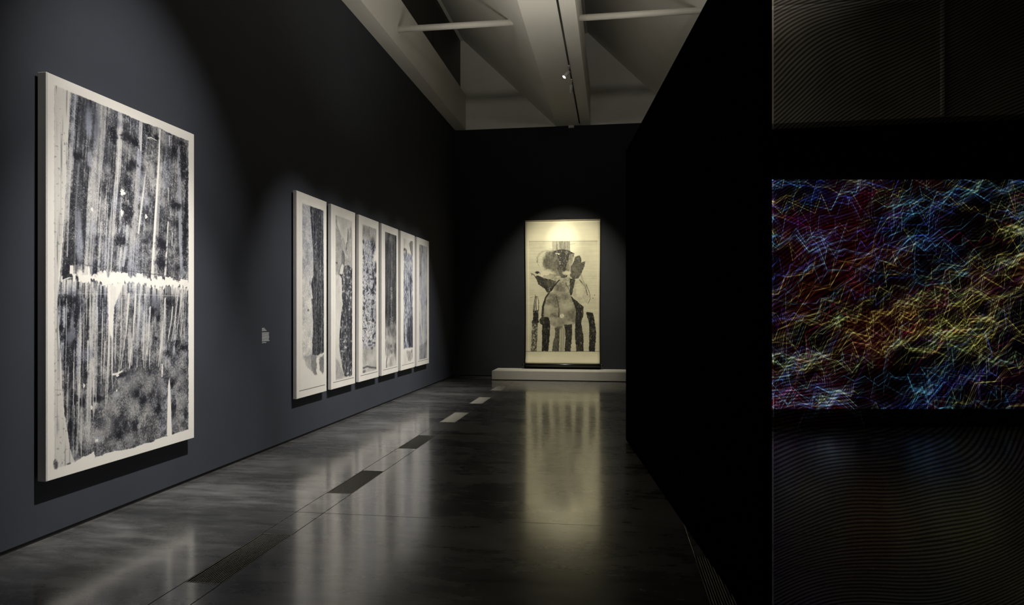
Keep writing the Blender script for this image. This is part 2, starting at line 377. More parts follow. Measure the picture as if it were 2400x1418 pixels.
def sheet_mesh(axis, c, thick, u0, u1, z0, z1, name, origin, cols=1, rows=1, wob=None, edge=None):
    """a thin sheet with thickness; front face UV 0..1; wob(u,v) pushes the front forward"""
    bm = bmesh.new(); uvl = bm.loops.layers.uv.new('UVMap'); grid = []
    def pt(u, z, d): return (c + d, u, z) if axis == 'x' else (u, c - d, z)
    for j in range(rows + 1):
        row = []
        for i in range(cols + 1):
            fu, fv = i / cols, j / rows; d = wob(fu, fv) if wob else 0
            eu = edge(fu, fv) if edge else (0, 0)
            row.append((bm.verts.new(Vector(pt(u0 + (u1 - u0) * fu + eu[0], z0 + (z1 - z0) * fv + eu[1], d)) - origin), fu, fv))
        grid.append(row)
    for j in range(rows):
        for i in range(cols):
            q = [grid[j][i], grid[j][i + 1], grid[j + 1][i + 1], grid[j + 1][i]]
            f = bm.faces.new([v[0] for v in q]); f.smooth = bool(wob)
            for l, v in zip(f.loops, q): l[uvl].uv = (v[1], v[2])
    nrm = Vector((1, 0, 0)) if axis == 'x' else Vector((0, -1, 0))
    bmesh.ops.recalc_face_normals(bm, faces=bm.faces)
    bm.faces.ensure_lookup_table()
    if bm.faces[0].normal.dot(nrm) < 0: bmesh.ops.reverse_faces(bm, faces=bm.faces)
    G = [[v[0] for v in row] for row in grid]
    ring = G[0][:-1] + [G[j][-1] for j in range(rows)] + G[-1][:0:-1] + [G[j][0] for j in range(rows, 0, -1)]
    back = [bm.verts.new(v.co - nrm * (thick + (wob(0, 0) if wob else 0))) for v in ring]; n = len(ring)
    for i in range(n): bm.faces.new((ring[i], back[i], back[(i + 1) % n], ring[(i + 1) % n]))
    bm.faces.new(back)
    bmesh.ops.recalc_face_normals(bm, faces=bm.faces)
    me = bpy.data.meshes.new(name); bm.to_mesh(me); bm.free(); return me
# --- PICTURES ---
# ------------------------------------------------------------------ the large picture
F1 = -3.635
def large_picture():
    u0, u1, z0, z1 = 3.928, 5.500, .405, 3.062
    t = empty('framed_canvas', (F1, (u0 + u1) / 2, z0))
    t.name = 'large_canvas'
    tag(t, 'largest picture at left, blue-black streaked ink over white, on a deep pale canvas', 'painting')
    o = Vector(t.location)
    new_obj('canvas', shifted(boxes([(-3.70, F1, u0, u1, z0, z1)], 'canvas', .004), o), M['canvas'], t)
    for zz in (z1 - .3, z0 + .4):
        new_obj('hanging_batten', shifted(boxes([(WX, -3.70, u0 + .2, u1 - .2, zz, zz + .07)], 'hanging_batten'), o), M['gap'], t)
    A = Art('x', F1 + .003, u0, u1, z0, z1, 480, 11); w, h = A.w, A.h
    P = A.P
    paper = .02 + .04 * fbm(w, h, 5, 9, 5); A.D[:] = paper
    # margin strip of paler grey, speckled
    strip = [(126, 197), (165, 214), (160, 330), (152, 450), (145, 560), (135, 650), (132, 700), (140, 820), (147, 950), (158, 1030), (172, 1083), (150, 1093), (126, 1100)]
    A.poly(strip, .17, a=.85, soft=3, rough=2)
    mk = np.zeros((h, w)); keep = A.D.copy(); A.D[:] = 0; A.poly(strip, 1, soft=3); mk = A.D.copy(); A.D[:] = keep
    vst = (vn(w, h, 240, 5, 31) * .6 + vn(w, h, 120, 16, 32) * .4)
    A.D += mk * (sm(.62, .85, vst) * .30 + sm(.7, .9, fbm(w, h, 90, 150, 33, 2)) * .25)
    A.specks(2500, .75, mk * .5, 41, .1, .6)
    # the inked field
    top = [(164, 213), (246, 247), (295, 267), (331, 284), (375, 299), (400, 312), (442, 329), (442, 500), (442, 674), (400, 670), (330, 662), (270, 662), (230, 654), (200, 652), (160, 650), (146, 654), (138, 657), (146, 560), (152, 450), (158, 330)]
    low = [(134, 658), (180, 648), (240, 650), (300, 645), (355, 652), (400, 654), (442, 660), (442, 1007), (400, 1020), (362, 1032), (361, 1036), (340, 1040), (310, 1052), (260, 1060), (222, 1074), (220, 1058), (205, 1068), (190, 1074), (174, 1084), (165, 1062), (158, 1020), (147, 950), (140, 820), (133, 720)]
    base0 = A.D.copy()
    keep = A.D.copy(); A.D[:] = 0; A.poly(top, 1, soft=1.5, rough=1.6); mt = A.D.copy(); A.D[:] = 0; A.poly(low, 1, soft=1.5, rough=1.9); ml = A.D.copy(); A.D[:] = keep
    cloud = fbm(w, h, 7, 12, 51, 5, .62); cl2 = fbm(w, h, 22, 36, 52, 4, .6); gr = np.random.default_rng(5).random((h, w)); fin = fbm(w, h, 160, 260, 53, 2)
    body = .66 + (cloud - .5) * .8 + (cl2 - .5) * .75 + (fin - .5) * .55 + (gr - .5) * .26
    # scraped streaks lean slightly: resample a stretched noise along the lean
    def streaks(seed, n, lean, ny=3):
        base = (vn(w * 2, h, n * 2, ny, seed) * .5 + vn(w * 2, h, n * 4.5, ny * 2, seed + 1) * .3 + vn(w * 2, h, n * .7, ny, seed + 2) * .35)
        off = (lean * (A.yy - h / 2)).astype(int); xi = np.clip(A.xx.astype(int) + w // 2 + off, 0, 2 * w - 1)
        return base[A.yy.astype(int), xi]
    st = streaks(61, 210, .085, 7) * .5 + streaks(63, 60, .085, 3) * .5; st2 = streaks(71, 200, .03, 7) * .5 + streaks(73, 60, .03, 3) * .5
    U = A.xx / w; V = A.yy / h
    ampt = .35 + .65 * sm(.62, .2, U); stc = (st - .575) * 3.6
    Dt = body - np.clip(stc, -.30, .60) * ampt * .8
    # lower part: streaks give way to mottled ink along a ragged boundary
    pb = [P(*p) for p in [(130, 1060), (165, 1055), (190, 1040), (212, 1000), (225, 965), (245, 930), (262, 882), (298, 872), (322, 862), (345, 832), (372, 845), (385, 860), (405, 815), (420, 795), (445, 780)]]
    bx = np.array([p[0] for p in pb]); by = np.array([p[1] for p in pb])
    bnd = np.interp(A.xx[0], bx, by)[None, :] + (vn(w, 1, 70, 1, 81) - .5) * 120
    lowm = sm(-6, 10, bnd - A.yy)
    lift = .16 * sm(.25, .42, U) + .10 * sm(.02, .0, U)
    Dl = body - lowm * (np.clip((st2 - .56) * 3.8, -.34, .7) * .85 + lift)
    m_all = np.clip(mt + ml, 0, 1)
    A.D = A.D * (1 - mt) + Dt * mt; A.D = A.D * (1 - ml) + Dl * ml
    A.D = np.where(m_all > .5, .60 + .36 * np.tanh((A.D - .60) / .36), A.D); A.D = np.clip(A.D, 0, .97)
    A.B += m_all * (.10 + .32 * sm(.5, .75, fbm(w, h, 9, 7, 91, 3)))
    # bands of lighter dragged paint
    def S(pts, w0, w1, D, a=.8, B=None, soft=1.6, rough=1.5, tex=True): A.stroke(pts, w0, w1, D, a, soft, rough, B, (.35 + .65 * sm(.35, .6, streaks(101, 150, .06, 4))) if tex else None)
    S([(243, 250), (240, 330), (224, 460), (212, 640)], 14, 8, .30)
    S([(231, 255), (228, 340), (216, 480), (205, 640)], 8, 6, .36)
    S([(284, 275), (277, 400), (262, 520), (254, 660)], 10, 13, .20)
    S([(330, 286), (328, 345), (316, 500), (303, 655)], 8, 13, .26, .7)
    S([(345, 380), (333, 470), (324, 545)], 3, 4, .12, .85)
    S([(300, 470), (297, 560), (288, 620)], 4, 7, .22)
    S([(285, 560), (281, 600), (276, 660)], 3, 6, .12)
    S([(176, 225), (170, 330), (163, 420), (156, 600)], 4, 3, .22)
    S([(184, 380), (178, 460), (173, 640)], 5, 4, .35)
    S([(375, 303), (372, 380), (365, 500), (357, 650)], 3.5, 7, .06, .95, tex=False)
    S([(374, 420), (369, 520), (362, 640)], 6, 9, .25, .6)
    S([(397, 318), (397, 340)], 4, 2, .10, tex=False)
    S([(394, 520), (391, 580), (387, 645)], 2.5, 5, .10, .9, tex=False)
    S([(404, 545), (403, 575)], 2.5, 2, .2, tex=False); S([(395, 440), (394, 478)], 3, 2, .22, tex=False)
    S([(330, 288), (329, 350)], 6, 4, .08, .9)
    S([(418, 350), (421, 440), (424, 560), (428, 642)], 7, 10, .32, .8, .55)
    # navy and lavender patches
    for q in [(200, 250, 20, 38, .86, .55), (222, 290, 10, 55, .78, .75), (265, 283, 16, 12, .8, .5), (250, 360, 8, 40, .78, .5), (192, 300, 14, 40, .8, .35), (180, 420, 8, 60, .75, .3), (183, 500, 6, 50, .78, .4)]:
        A.blob(*q[:4], q[4], .6, .55, q[5])
    for q in [(207, 288, 7, 42, .36, .8), (210, 370, 7, 22, .32, .6), (186, 575, 8, 44, .26, .75), (184, 520, 6, 30, .42, .6), (345, 470, 6, 12, .35, .5), (165, 790, 14, 14, .5, .6), (170, 760, 9, 22, .45, .45), (205, 830, 14, 16, .55, .6), (270, 925, 9, 7, .3, .35), (230, 1030, 10, 8, .35, .5), (400, 962, 6, 9, .3, .7), (365, 710, 12, 26, .6, .55)]:
        A.blob(*q[:4], q[4], .5, .7, q[5])
    # deep black blots
    for q in [(305, 325, 18, 12), (318, 333, 9, 8), (180, 365, 9, 10), (267, 318, 7, 18), (346, 298, 7, 15), (312, 383, 9, 9), (303, 392, 6, 9), (299, 427, 8, 16), (299, 500, 12, 22), (284, 565, 14, 10), (366, 322, 5, 7), (425, 335, 9, 7), (431, 380, 8, 40), (410, 355, 8, 12), (437, 470, 4, 60), (413, 480, 13, 9), (433, 560, 6, 60), (378, 570, 10, 20), (378, 615, 12, 14), (340, 560, 8, 8), (397, 706, 10, 13), (357, 728, 8, 9), (370, 745, 5, 7), (364, 794, 4, 5), (141, 706, 9, 14), (156, 704, 9, 13), (174, 703, 6, 9), (160, 745, 4, 16), (176, 750, 4, 22), (142, 770, 5, 16), (174, 800, 5, 10), (147, 790, 6, 10), (416, 805, 9, 10), (428, 815, 12, 6), (393, 830, 10, 8), (318, 925, 9, 10), (285, 880, 15, 7), (372, 925, 5, 26), (370, 960, 6, 12), (404, 900, 5, 10), (407, 950, 5, 22), (280, 1020, 10, 14), (190, 940, 8, 14), (300, 890, 8, 6), (230, 935, 10, 8), (315, 1000, 8, 16), (435, 965, 4, 16), (240, 995, 10, 10), (165, 1000, 7, 20), (171, 935, 7, 18), (268, 1000, 8, 16), (335, 940, 8, 12)]:
        A.blob(*q, .99, .6, .85, .25, rough=1.3)
    # pale clouds
    for q in [(250, 395, 8, 10), (300, 350, 12, 12), (325, 420, 12, 18), (385, 330, 8, 14), (353, 400, 10, 14), (385, 430, 9, 9), (350, 535, 8, 8), (336, 555, 9, 7), (390, 555, 8, 8), (340, 600, 7, 7), (380, 470, 5, 9), (300, 900, 20, 16), (330, 885, 16, 14), (255, 955, 12, 10), (250, 1000, 18, 18), (345, 905, 10, 14), (375, 905, 9, 20), (408, 990, 10, 9), (410, 870, 10, 8), (425, 885, 7, 9), (310, 955, 10, 20), (262, 1040, 12, 9), (300, 1030, 12, 10), (430, 945, 6, 14), (185, 985, 7, 8), (205, 1050, 8, 6), (345, 960, 8, 14)]:
        A.blob(*q, .40, .9, .6, rough=.7)
    # white chips
    for q in [(288, 452, 6, 8), (286, 500, 5, 8), (215, 492, 3, 6), (306, 327, 0, 0), (343, 508, 3, 7), (380, 870, 2, 14), (273, 915, 2, 3), (226, 1033, 4, 3), (214, 955, 3, 5), (196, 905, 3, 6), (275, 880, 4, 3)]:
        if q[2]: A.blob(q[0], q[1], q[2] * .8, q[3] * .8, .04, .3, .95, rough=1.9)
    A.stroke([(346, 322), (354, 321), (367, 328)], 2, 1.5, .08, .9)
    # long white drips of the lower half
    dtex = .30 + .70 * sm(.38, .6, streaks(111, 230, .03, 14))
    for x0, y0, x1, y1, a, b in [(302, 690, 283, 862, 8, 5), (286, 700, 278, 876, 7, 6), (318, 690, 303, 862, 6, 6), (313, 740, 309, 855, 4, 6), (326, 690, 321, 860, 7, 4), (340, 690, 334, 842, 5, 4), (352, 720, 345, 830, 5, 8), (387, 700, 371, 860, 5, 3), (379, 780, 375, 868, 2.5, 1.5), (405, 720, 393, 800, 4, 5), (418, 680, 402, 800, 3, 3), (425, 690, 408, 815, 3, 2), (428, 750, 423, 790, 3, 2), (262, 740, 262, 900, 4, 3), (256, 760, 247, 930, 6, 3), (246, 800, 238, 935, 3, 2), (188, 720, 184, 980, 3, 2.5), (196, 700, 193, 900, 3, 2), (212, 660, 212, 960, 2, 2), (172, 850, 169, 1033, 3, 3), (184, 900, 181, 1033, 4, 3), (191, 930, 190, 1030, 2, 1.5), (155, 700, 152, 900, 2, 2), (159, 860, 157, 1000, 2, 2), (205, 800, 203, 990, 5, 3), (217, 840, 218, 985, 5, 2), (228, 720, 224, 950, 3, 3), (240, 700, 236, 900, 4, 3), (203, 660, 202, 760, 3, 2), (139, 700, 139, 760, 2, 2), (340, 968, 339, 1000, 2.5, 2), (300, 690, 302, 690, 1, 1)]:
        xm = (x0 + x1) / 2 + (x0 - x1) * .12
        A.stroke([(x0, y0), (xm, (y0 + y1) / 2), (x1, y1)], a * .72, b * .5, .10, .85, 1.3, 1.6, None, dtex)
    A.poly([(252, 664), (288, 664), (268, 720), (263, 800), (256, 780), (252, 720)], .04, .9, 3, 3)
    # band of bare paper between the two sheets
    def edge(p, seed, amp, nn):
        q = [P(*v) for v in p]; return np.interp(A.xx[0], [v[0] for v in q], [v[1] for v in q]), sm(.42, .60, vn(w, 1, nn, 1, seed)[0]) * amp * (.5 + .5 * vn(w, 1, nn * 2, 1, seed + 5)[0])
    yt, tt = edge([(125, 622), (180, 620), (230, 630), (270, 637), (330, 640), (400, 650), (445, 654)], 301, 42, 46)
    yb_, tb = edge([(125, 656), (178, 654), (205, 657), (245, 668), (285, 664), (310, 664), (352, 670), (372, 674), (400, 670), (445, 676)], 302, 40, 70)
    nz_ = A.ny * 7 + (fbm(w, h, 120, 160, 303, 2) - .5) * 14
    lft = sm(.34, .05, U)
    bm_ = sm(-1.5, 1.5, A.yy + nz_ - yt - tt * (.5 + 1.0 * lft)) * sm(-1.5, 1.5, yb_ - tb * (.35 + .5 * lft) + 6 - A.yy - nz_) * sm(0, 6, A.xx - P(134, 650)[0])
    bm_ = bm_ * (1 - lft * .95 * sm(.62, .46, vn(w, 1, 75, 1, 305)[0]) * sm(yb_ - 14, yb_ - 22, A.yy))
    A.put(bm_ * .97, .035, 0)
    # bare paper bleeding up into the streaks below the band
    bl = sm(70, 0, A.yy - yb_) * sm(-3, 3, A.yy - yb_) * sm(.42, .62, streaks(311, 120, .05, 3)) * ml; A.put(bl * .8, .06)
    A.specks(1500, .8, bm_ * .5, 312, .3, .7)
    for q in [(188, 640, 7, 9), (236, 644, 8, 10), (262, 650, 8, 14), (330, 655, 14, 10), (405, 662, 16, 6)]: A.blob(*q, .03, .5, .9, 0, rough=1.0)
    A.stroke([(158, 609), (176, 611), (192, 618), (205, 622), (235, 624)], 1, 1, .8, .8); A.stroke([(270, 631), (330, 638), (400, 648), (440, 655)], 1, 1.4, .85, .7, rough=2)
    A.stroke([(182, 688), (250, 689), (350, 691), (440, 694)], 1, 1, .12, .55, rough=.4)
    # bare wedge at lower right
    A.poly([(394, 903), (397, 885), (399, 903), (403, 1020), (391, 1022)], .03, 1, 1, .6)
    A.stroke([(264, 878), (275, 876), (286, 870)], 4, 3, .04, .9)
    A.stroke([(300, 905), (285, 920), (268, 935)], 5, 8, .35, .5, 3)
    # scattered specks over the inked field
    A.specks(26000, .02, m_all * sm(.35, .75, fbm(w, h, 14, 20, 141, 3)), 142, .8, 1.0)
    A.specks(14000, 1.0, m_all * sm(.15, .4, A.D), 143, .3, .8)
    A.D = base0 * (1 - m_all) + A.D * m_all; A.B *= m_all
    # ragged outside edge and soiled corner
    A.blob(130, 1090, 5, 12, .85, .5, .8, rough=.9); A.blob(160, 1088, 5, 2, .8, .4, .8); A.stroke([(127, 200), (127, 700), (128, 1090)], .7, .7, .45, .5, rough=2.5)
    A.stroke([(128, 914), (148, 915), (185, 921)], .8, .6, .7, .6)
    im = A.image('streaked_ink_picture', ink=(.065, .07, .095))
    new_obj('painted_sheet', sheet_mesh('x', F1 + .003, .0035, u0 + .004, u1 - .004, z0 + .004, z1 - .004, 'painted_sheet', o), art_material('streaked_ink', im), t)
large_picture()

# ------------------------------------------------------------------ six tall panels
F2, PW, PITCH, PY0, PZ0, PZ1 = -3.655, .838, .983, 7.497, .492, 2.926
def crop(x0, y0, k): return lambda *pts: [(x0 + x / k, y0 + y / k) for x, y in pts]
T12, B12 = crop(685, 440, 5.459), crop(685, 690, 5.56)
T23, B23 = crop(768, 470, 6.164), crop(768, 690, 6.033)
T46, B46 = crop(888, 510, 7.467), crop(888, 690, 7.09)
def field(A, tl, br):
    (x0, y0), (x1, _) = A.P(*tl), A.P(*br); y1 = A.P(*br)[1]; A.rect = [x0, y0, x1, y1]
    return x0, y0, x1, y1
def rmask(A, x0, y0, x1, y1, soft=1.2, r=1.0):
    X = A.xx + A.nx * r; Y = A.yy + A.ny * r
    return sm(-soft, soft, X - x0) * sm(-soft, soft, x1 - X) * sm(-soft, soft, Y - y0) * sm(-soft, soft, y1 - Y)
def stretch(A, n, ny, seed): return vn(A.w, A.h, n, ny, seed) * .6 + vn(A.w, A.h, n * 2.3, ny * 2, seed + 1) * .4
def art1(A):
    w, h = A.w, A.h; x0, y0, x1, y1 = field(A, T12((125, 190))[0], B12((412, 1040))[0])
    cl = fbm(w, h, 5, 16, 3, 5, .6); gr = fbm(w, h, 60, 170, 4, 2)
    m = rmask(A, x0, y0, x1, A.P(*B12((100, 860))[0])[1], 2)
    yv = (A.yy - y0) / (y1 - y0); pale = (.30 - .16 * sm(.25, .6, yv)) + (cl - .5) * .35 + (gr - .5) * .25
    A.D = A.D * (1 - m) + pale * m; A.B = m * (.35 - .2 * yv)
    A.poly(T12((226, 228), (240, 450), (262, 760), (272, 1100), (240, 1230), (262, 1418)) + B12((250, 60), (262, 240), (278, 480), (262, 600), (262, 790), (310, 800), (412, 755), (412, 0)) + T12((398, 900), (392, 282)), .84, .97, 2.0, 2)
    dm = sm(.6, .8, A.D)
    A.D -= dm * ((sm(.5, .75, stretch(A, 26, 5, 9)) * .24) + (fbm(w, h, 40, 120, 6, 3) - .5) * .5)
    A.stroke(T12((262, 700), (270, 1100), (280, 1418)), 1, 1, .25, .7); A.stroke(B12((290, 0), (296, 400), (312, 800)), 1.6, 1, .25, .7)
    A.stroke(B12((335, 60), (350, 400), (358, 640)), 1, 1, .35, .6); A.stroke(B12((385, 100), (392, 420)), .8, .8, .35, .5)
    A.stroke(T12((276, 745), (318, 690)), 1.2, 1.2, .3, .8)
    A.stroke(B12((290, 0), (278, 300), (268, 560), (262, 810)), 4, 2, .8, .8, 2, B=.6)
    A.blob(*B12((207, 205))[0], 3, 3, .7, .7, .8); A.blob(*T12((225, 1215))[0], 3, 6, .65, .7, .6)
    A.poly(B12((145, 800), (240, 790), (316, 800), (316, 1050), (290, 1050), (250, 1000), (200, 950), (165, 900)), .33, .8, 4, 5)
    A.poly(B12((240, 800), (316, 800), (316, 1055), (285, 1040), (250, 990)), .52, .75, 3, 4)
    A.poly(B12((345, 840), (412, 790), (412, 1010), (398, 1050), (360, 980)), .62, .85, 3, 4)
    A.poly(B12((320, 850), (342, 870), (350, 960), (345, 1050), (322, 1050)), .04, .9, 3, 3); A.blob(*B12((366, 790))[0], 2.5, 4, .1, .5, .8)
def art2(A):
    w, h = A.w, A.h; x0, y0, x1, y1 = field(A, T23((112, 203))[0], B23((348, 1165))[0])
    cl = fbm(w, h, 4, 9, 13, 5, .6); m = rmask(A, x0, y0, x1, y1)
    A.D = A.D * (1 - m) + m * (.16 + (cl - .5) * .35)
    A.stroke(T23((118, 230), (125, 340), (150, 420), (175, 520)), 6, 10, .5, .7, 6)
    A.poly(T23((112, 380), (165, 420), (195, 500), (205, 600), (215, 760), (190, 950), (165, 1060), (112, 1080)), .42, .85, 4, 3)
    A.poly(T23((205, 560), (225, 520), (250, 600), (265, 700), (262, 620), (275, 595), (285, 600), (282, 460), (293, 400), (308, 460), (318, 480), (333, 372), (350, 440), (356, 560), (356, 980), (300, 1000), (245, 930), (215, 900), (205, 760)), .36, .85, 2, 3)
    A.stroke(T23((293, 410), (296, 470), (290, 560)), 3, 5, .62, .8, 2); A.stroke(T23((333, 385), (335, 450), (325, 530)), 2, 4, .55, .8, 2)
    A.stroke(T23((280, 600), (270, 640), (268, 700)), 2, 4, .7, .8, 2)
    A.poly(T23((215, 700), (240, 760), (250, 860), (240, 960), (200, 900), (205, 780)), .66, .8, 3, 3)
    A.stroke(T23((262, 780), (290, 830), (300, 740)), 2, 2, .1, .6, 2); A.stroke(T23((190, 1000), (212, 940), (215, 1060)), 3, 4, .14, .8, 2)
    A.stroke(T23((222, 560), (232, 700), (262, 800)), 1, 1.5, .15, .5, 2)
    A.stroke(T23((205, 900), (175, 980), (160, 1060)), 2.5, 2, .65, .7, 1.5)
    A.poly(T23((165, 1065), (200, 1110), (206, 1250), (206, 1418)) + B23((212, 130), (185, 330), (165, 600), (165, 790), (200, 980), (236, 1165), (346, 1150), (348, 0)) + T23((356, 980), (300, 930), (240, 940), (215, 1060)), .86, .96, 3, 3)
    dm = sm(.62, .82, A.D); A.B += dm * .22
    A.D -= dm * (sm(.48, .8, fbm(w, h, 16, 60, 17, 4, .7)) * .55 + sm(.5, .8, stretch(A, 22, 12, 18)) * .22)
    for k in range(7): A.stroke(T23((240 + k * 14, 950 + k * 5), (265 + k * 13, 1180 + k * 6)), .8, .8, .15, .55, 1)
    A.stroke(B23((262, 360), (270, 500)), 3, 3, .4, .6, 2, B=.6); A.specks(900, .1, dm, 19, .2, .8)
    A.blob(*T23((122, 895))[0], 4, 2, .75, .7, .8)
    A.poly(B23((112, 900), (160, 960), (230, 1170), (112, 1215)), .42, .6, 5, 3); A.stroke(B23((170, 800), (185, 980), (225, 1150)), 3, 3, .25, .6, 3)
def art3(A):
    w, h = A.w, A.h; x0, y0, x1, y1 = field(A, T23((500, 335))[0], B23((690, 1065))[0])
    y1 = A.P(*B23((500, 1115))[0])[1]; A.rect[3] = y1; m = rmask(A, x0, y0, x1, y1); cl = fbm(w, h, 5, 12, 23, 5, .6)
    A.D = A.D * (1 - m) + m * (.20 + (cl - .5) * .3)
    top = rmask(A, x0, y0, x1, A.P(*T23((600, 560))[0])[1], 14); A.D += top * .17
    A.stroke(T23((605, 375), (595, 480), (620, 560)), 5, 9, .5, .5, 4)
    A.blob(*T23((655, 630))[0], 7, 15, .68, .6, .85); A.blob(*T23((600, 640))[0], 6, 10, .32, .7, .5)
    A.stroke(T23((655, 690), (645, 800), (638, 840)), 3, 2, .85, .8, 1.5)
    mid = rmask(A, x0, A.P(*T23((600, 570))[0])[1], A.P(*B23((678, 500))[0])[0], A.P(*B23((600, 740))[0])[1], 8)
    A.B += mid * .45; t = fbm(w, h, 20, 80, 27, 3, .75); t2 = fbm(w, h, 34, 95, 28, 3, .75)
    yv = (A.yy - y0) / (y1 - y0); clus = .35 + .65 * sm(.2, .45, yv)
    ridg = 1 - np.abs(t - .5) * 9
    A.D += mid * (np.clip(ridg, 0, 1) * .22 + sm(.57, .68, t2) * sm(.45, .6, t) * .95 * clus + (t2 - .5) * .5)
    for q in [(515, 590, 3, 5), (515, 740, 2, 7), (525, 820, 2, 6), (695, 920, 3, 8), (690, 1000, 4, 6), (655, 1060, 3, 9), (640, 1130, 6, 2), (665, 1230, 3, 8), (690, 1170, 3, 10), (575, 1010, 3, 7), (570, 1280, 3, 7), (640, 1290, 5, 4), (690, 1290, 2, 5), (520, 1320, 3, 7), (660, 1330, 4, 3)]: A.blob(*T23(q[:2])[0], *q[2:], .85, .5, .85, rough=1.0)
    for q in [(516, 125, 3, 4), (635, 90, 4, 3), (640, 130, 4, 3), (512, 195, 4, 5), (630, 208, 4, 1.5), (632, 270, 3, 9), (555, 345, 4, 6), (580, 410, 3, 4), (640, 370, 4, 5), (530, 480, 4, 2), (640, 600, 3, 5), (600, 720, 5, 2), (625, 760, 4, 3), (600, 665, 4, 3), (652, 685, 4, 2)]: A.blob(*B23(q[:2])[0], *q[2:], .82, .5, .85, rough=1.0)
    A.stroke(B23((500, 225), (545, 420)), 2, 1, .03, .8); A.stroke(B23((530, 160), (600, 520), (615, 640)), 2, 2, .03, .8, rough=2)
    A.blob(*B23((680, 260))[0], 4, 18, .5, .7, .6); A.blob(*T23((695, 800))[0], 4, 16, .04, .6, .7)
    A.blob(*B23((600, 800))[0], 10, 16, .45, .9, .6); A.blob(*B23((525, 860))[0], 6, 20, .55, .9, .6)
    A.stroke(B23((500, 1045), (560, 1020), (620, 1035), (688, 1040)), 3, 3, .74, .85, 3, 2.5); A.blob(*B23((515, 1095))[0], 4, 4, .7, .6, .8)
    A.blob(*B23((610, 900))[0], 12, 12, .16, .9, .6)
def art4(A):
    w, h = A.w, A.h; x0, y0, x1, y1 = field(A, T46((107, 240))[0], B46((292, 1180))[0]); m = rmask(A, x0, y0, x1, y1)
    cl = fbm(w, h, 4, 9, 33, 5, .65); fans = stretch(A, 16, 4, 34)
    A.D = A.D * (1 - m) + m * (.80 - sm(.55, .8, fans) * .20 + (cl - .5) * .12)
    yb = A.P(*B46((200, 500))[0])[1]; lo = sm(yb - 30, yb + 50, A.yy + (cl - .5) * 120) * m
    sw = fbm(w, h, 5, 13, 37, 4, .6)
    A.D = A.D * (1 - lo) + lo * (.42 + (sw - .5) * 1.2 - .18 * sm(yb + 100, y1, A.yy))
    A.stroke(T46((205, 270), (210, 420), (218, 620), (222, 760), (225, 1210)), .7, .7, .42, .75, 1, 1); A.blob(*T46((203, 370))[0], 3, 9, .35, .8, .7); A.blob(*T46((125, 330))[0], 3, 12, .5, .8, .6)
    A.stroke(T46((150, 375), (200, 340), (290, 430)), .8, .8, .5, .6); A.stroke(T46((130, 620), (230, 560), (300, 620)), .8, .8, .6, .4)
    r = np.random.default_rng(38)
    for y in np.linspace(1215, 1418, 16): A.stroke(T46((222 - r.uniform(4, 24), y), (222 + r.uniform(4, 24), y + 8)), .8, .8, .28, .7)
    for y in np.linspace(0, 470, 34): A.stroke(B46((208 - r.uniform(3, 30 if y > 340 else 14), y), (208 + r.uniform(3, 30 if y > 340 else 14), y + 9)), .8, .8, .25, .65)
    for k in range(9): A.stroke(T46((120 + k * 22, 1200 + r.uniform(-200, 100)), (170 + k * 12, 560 + r.uniform(-60, 80))), .8, 1.4, .62, .5, 1.5)
    A.blob(*B46((205, 860))[0], 2.5, 4, .75, .6, .8); A.blob(*B46((205, 850))[0], 8, 12, .5, .5, .4); A.blob(*B46((215, 960))[0], 2, 5, .7, .6, .7); A.blob(*B46((150, 600))[0], 6, 8, .3, .8, .6); A.blob(*B46((130, 760))[0], 6, 12, .22, .8, .6)
    A.blob(*B46((220, 530))[0], 6, 8, .25, .8, .6); A.stroke(B46((245, 560), (270, 440)), 1.5, 1.5, .3, .7); A.blob(*B46((255, 640))[0], 6, 18, .75, .8, .6)
    A.stroke(B46((130, 1070), (122, 1140), (122, 1210)), 3.5, 4, .62, .8, 1.5, 2); A.blob(*B46((205, 1130))[0], 10, 14, .36, .5, .6); A.blob(*B46((160, 1090))[0], 3, 10, .06, .7, .8); A.blob(*B46((262, 1150))[0], 5, 14, .08, .7, .8)
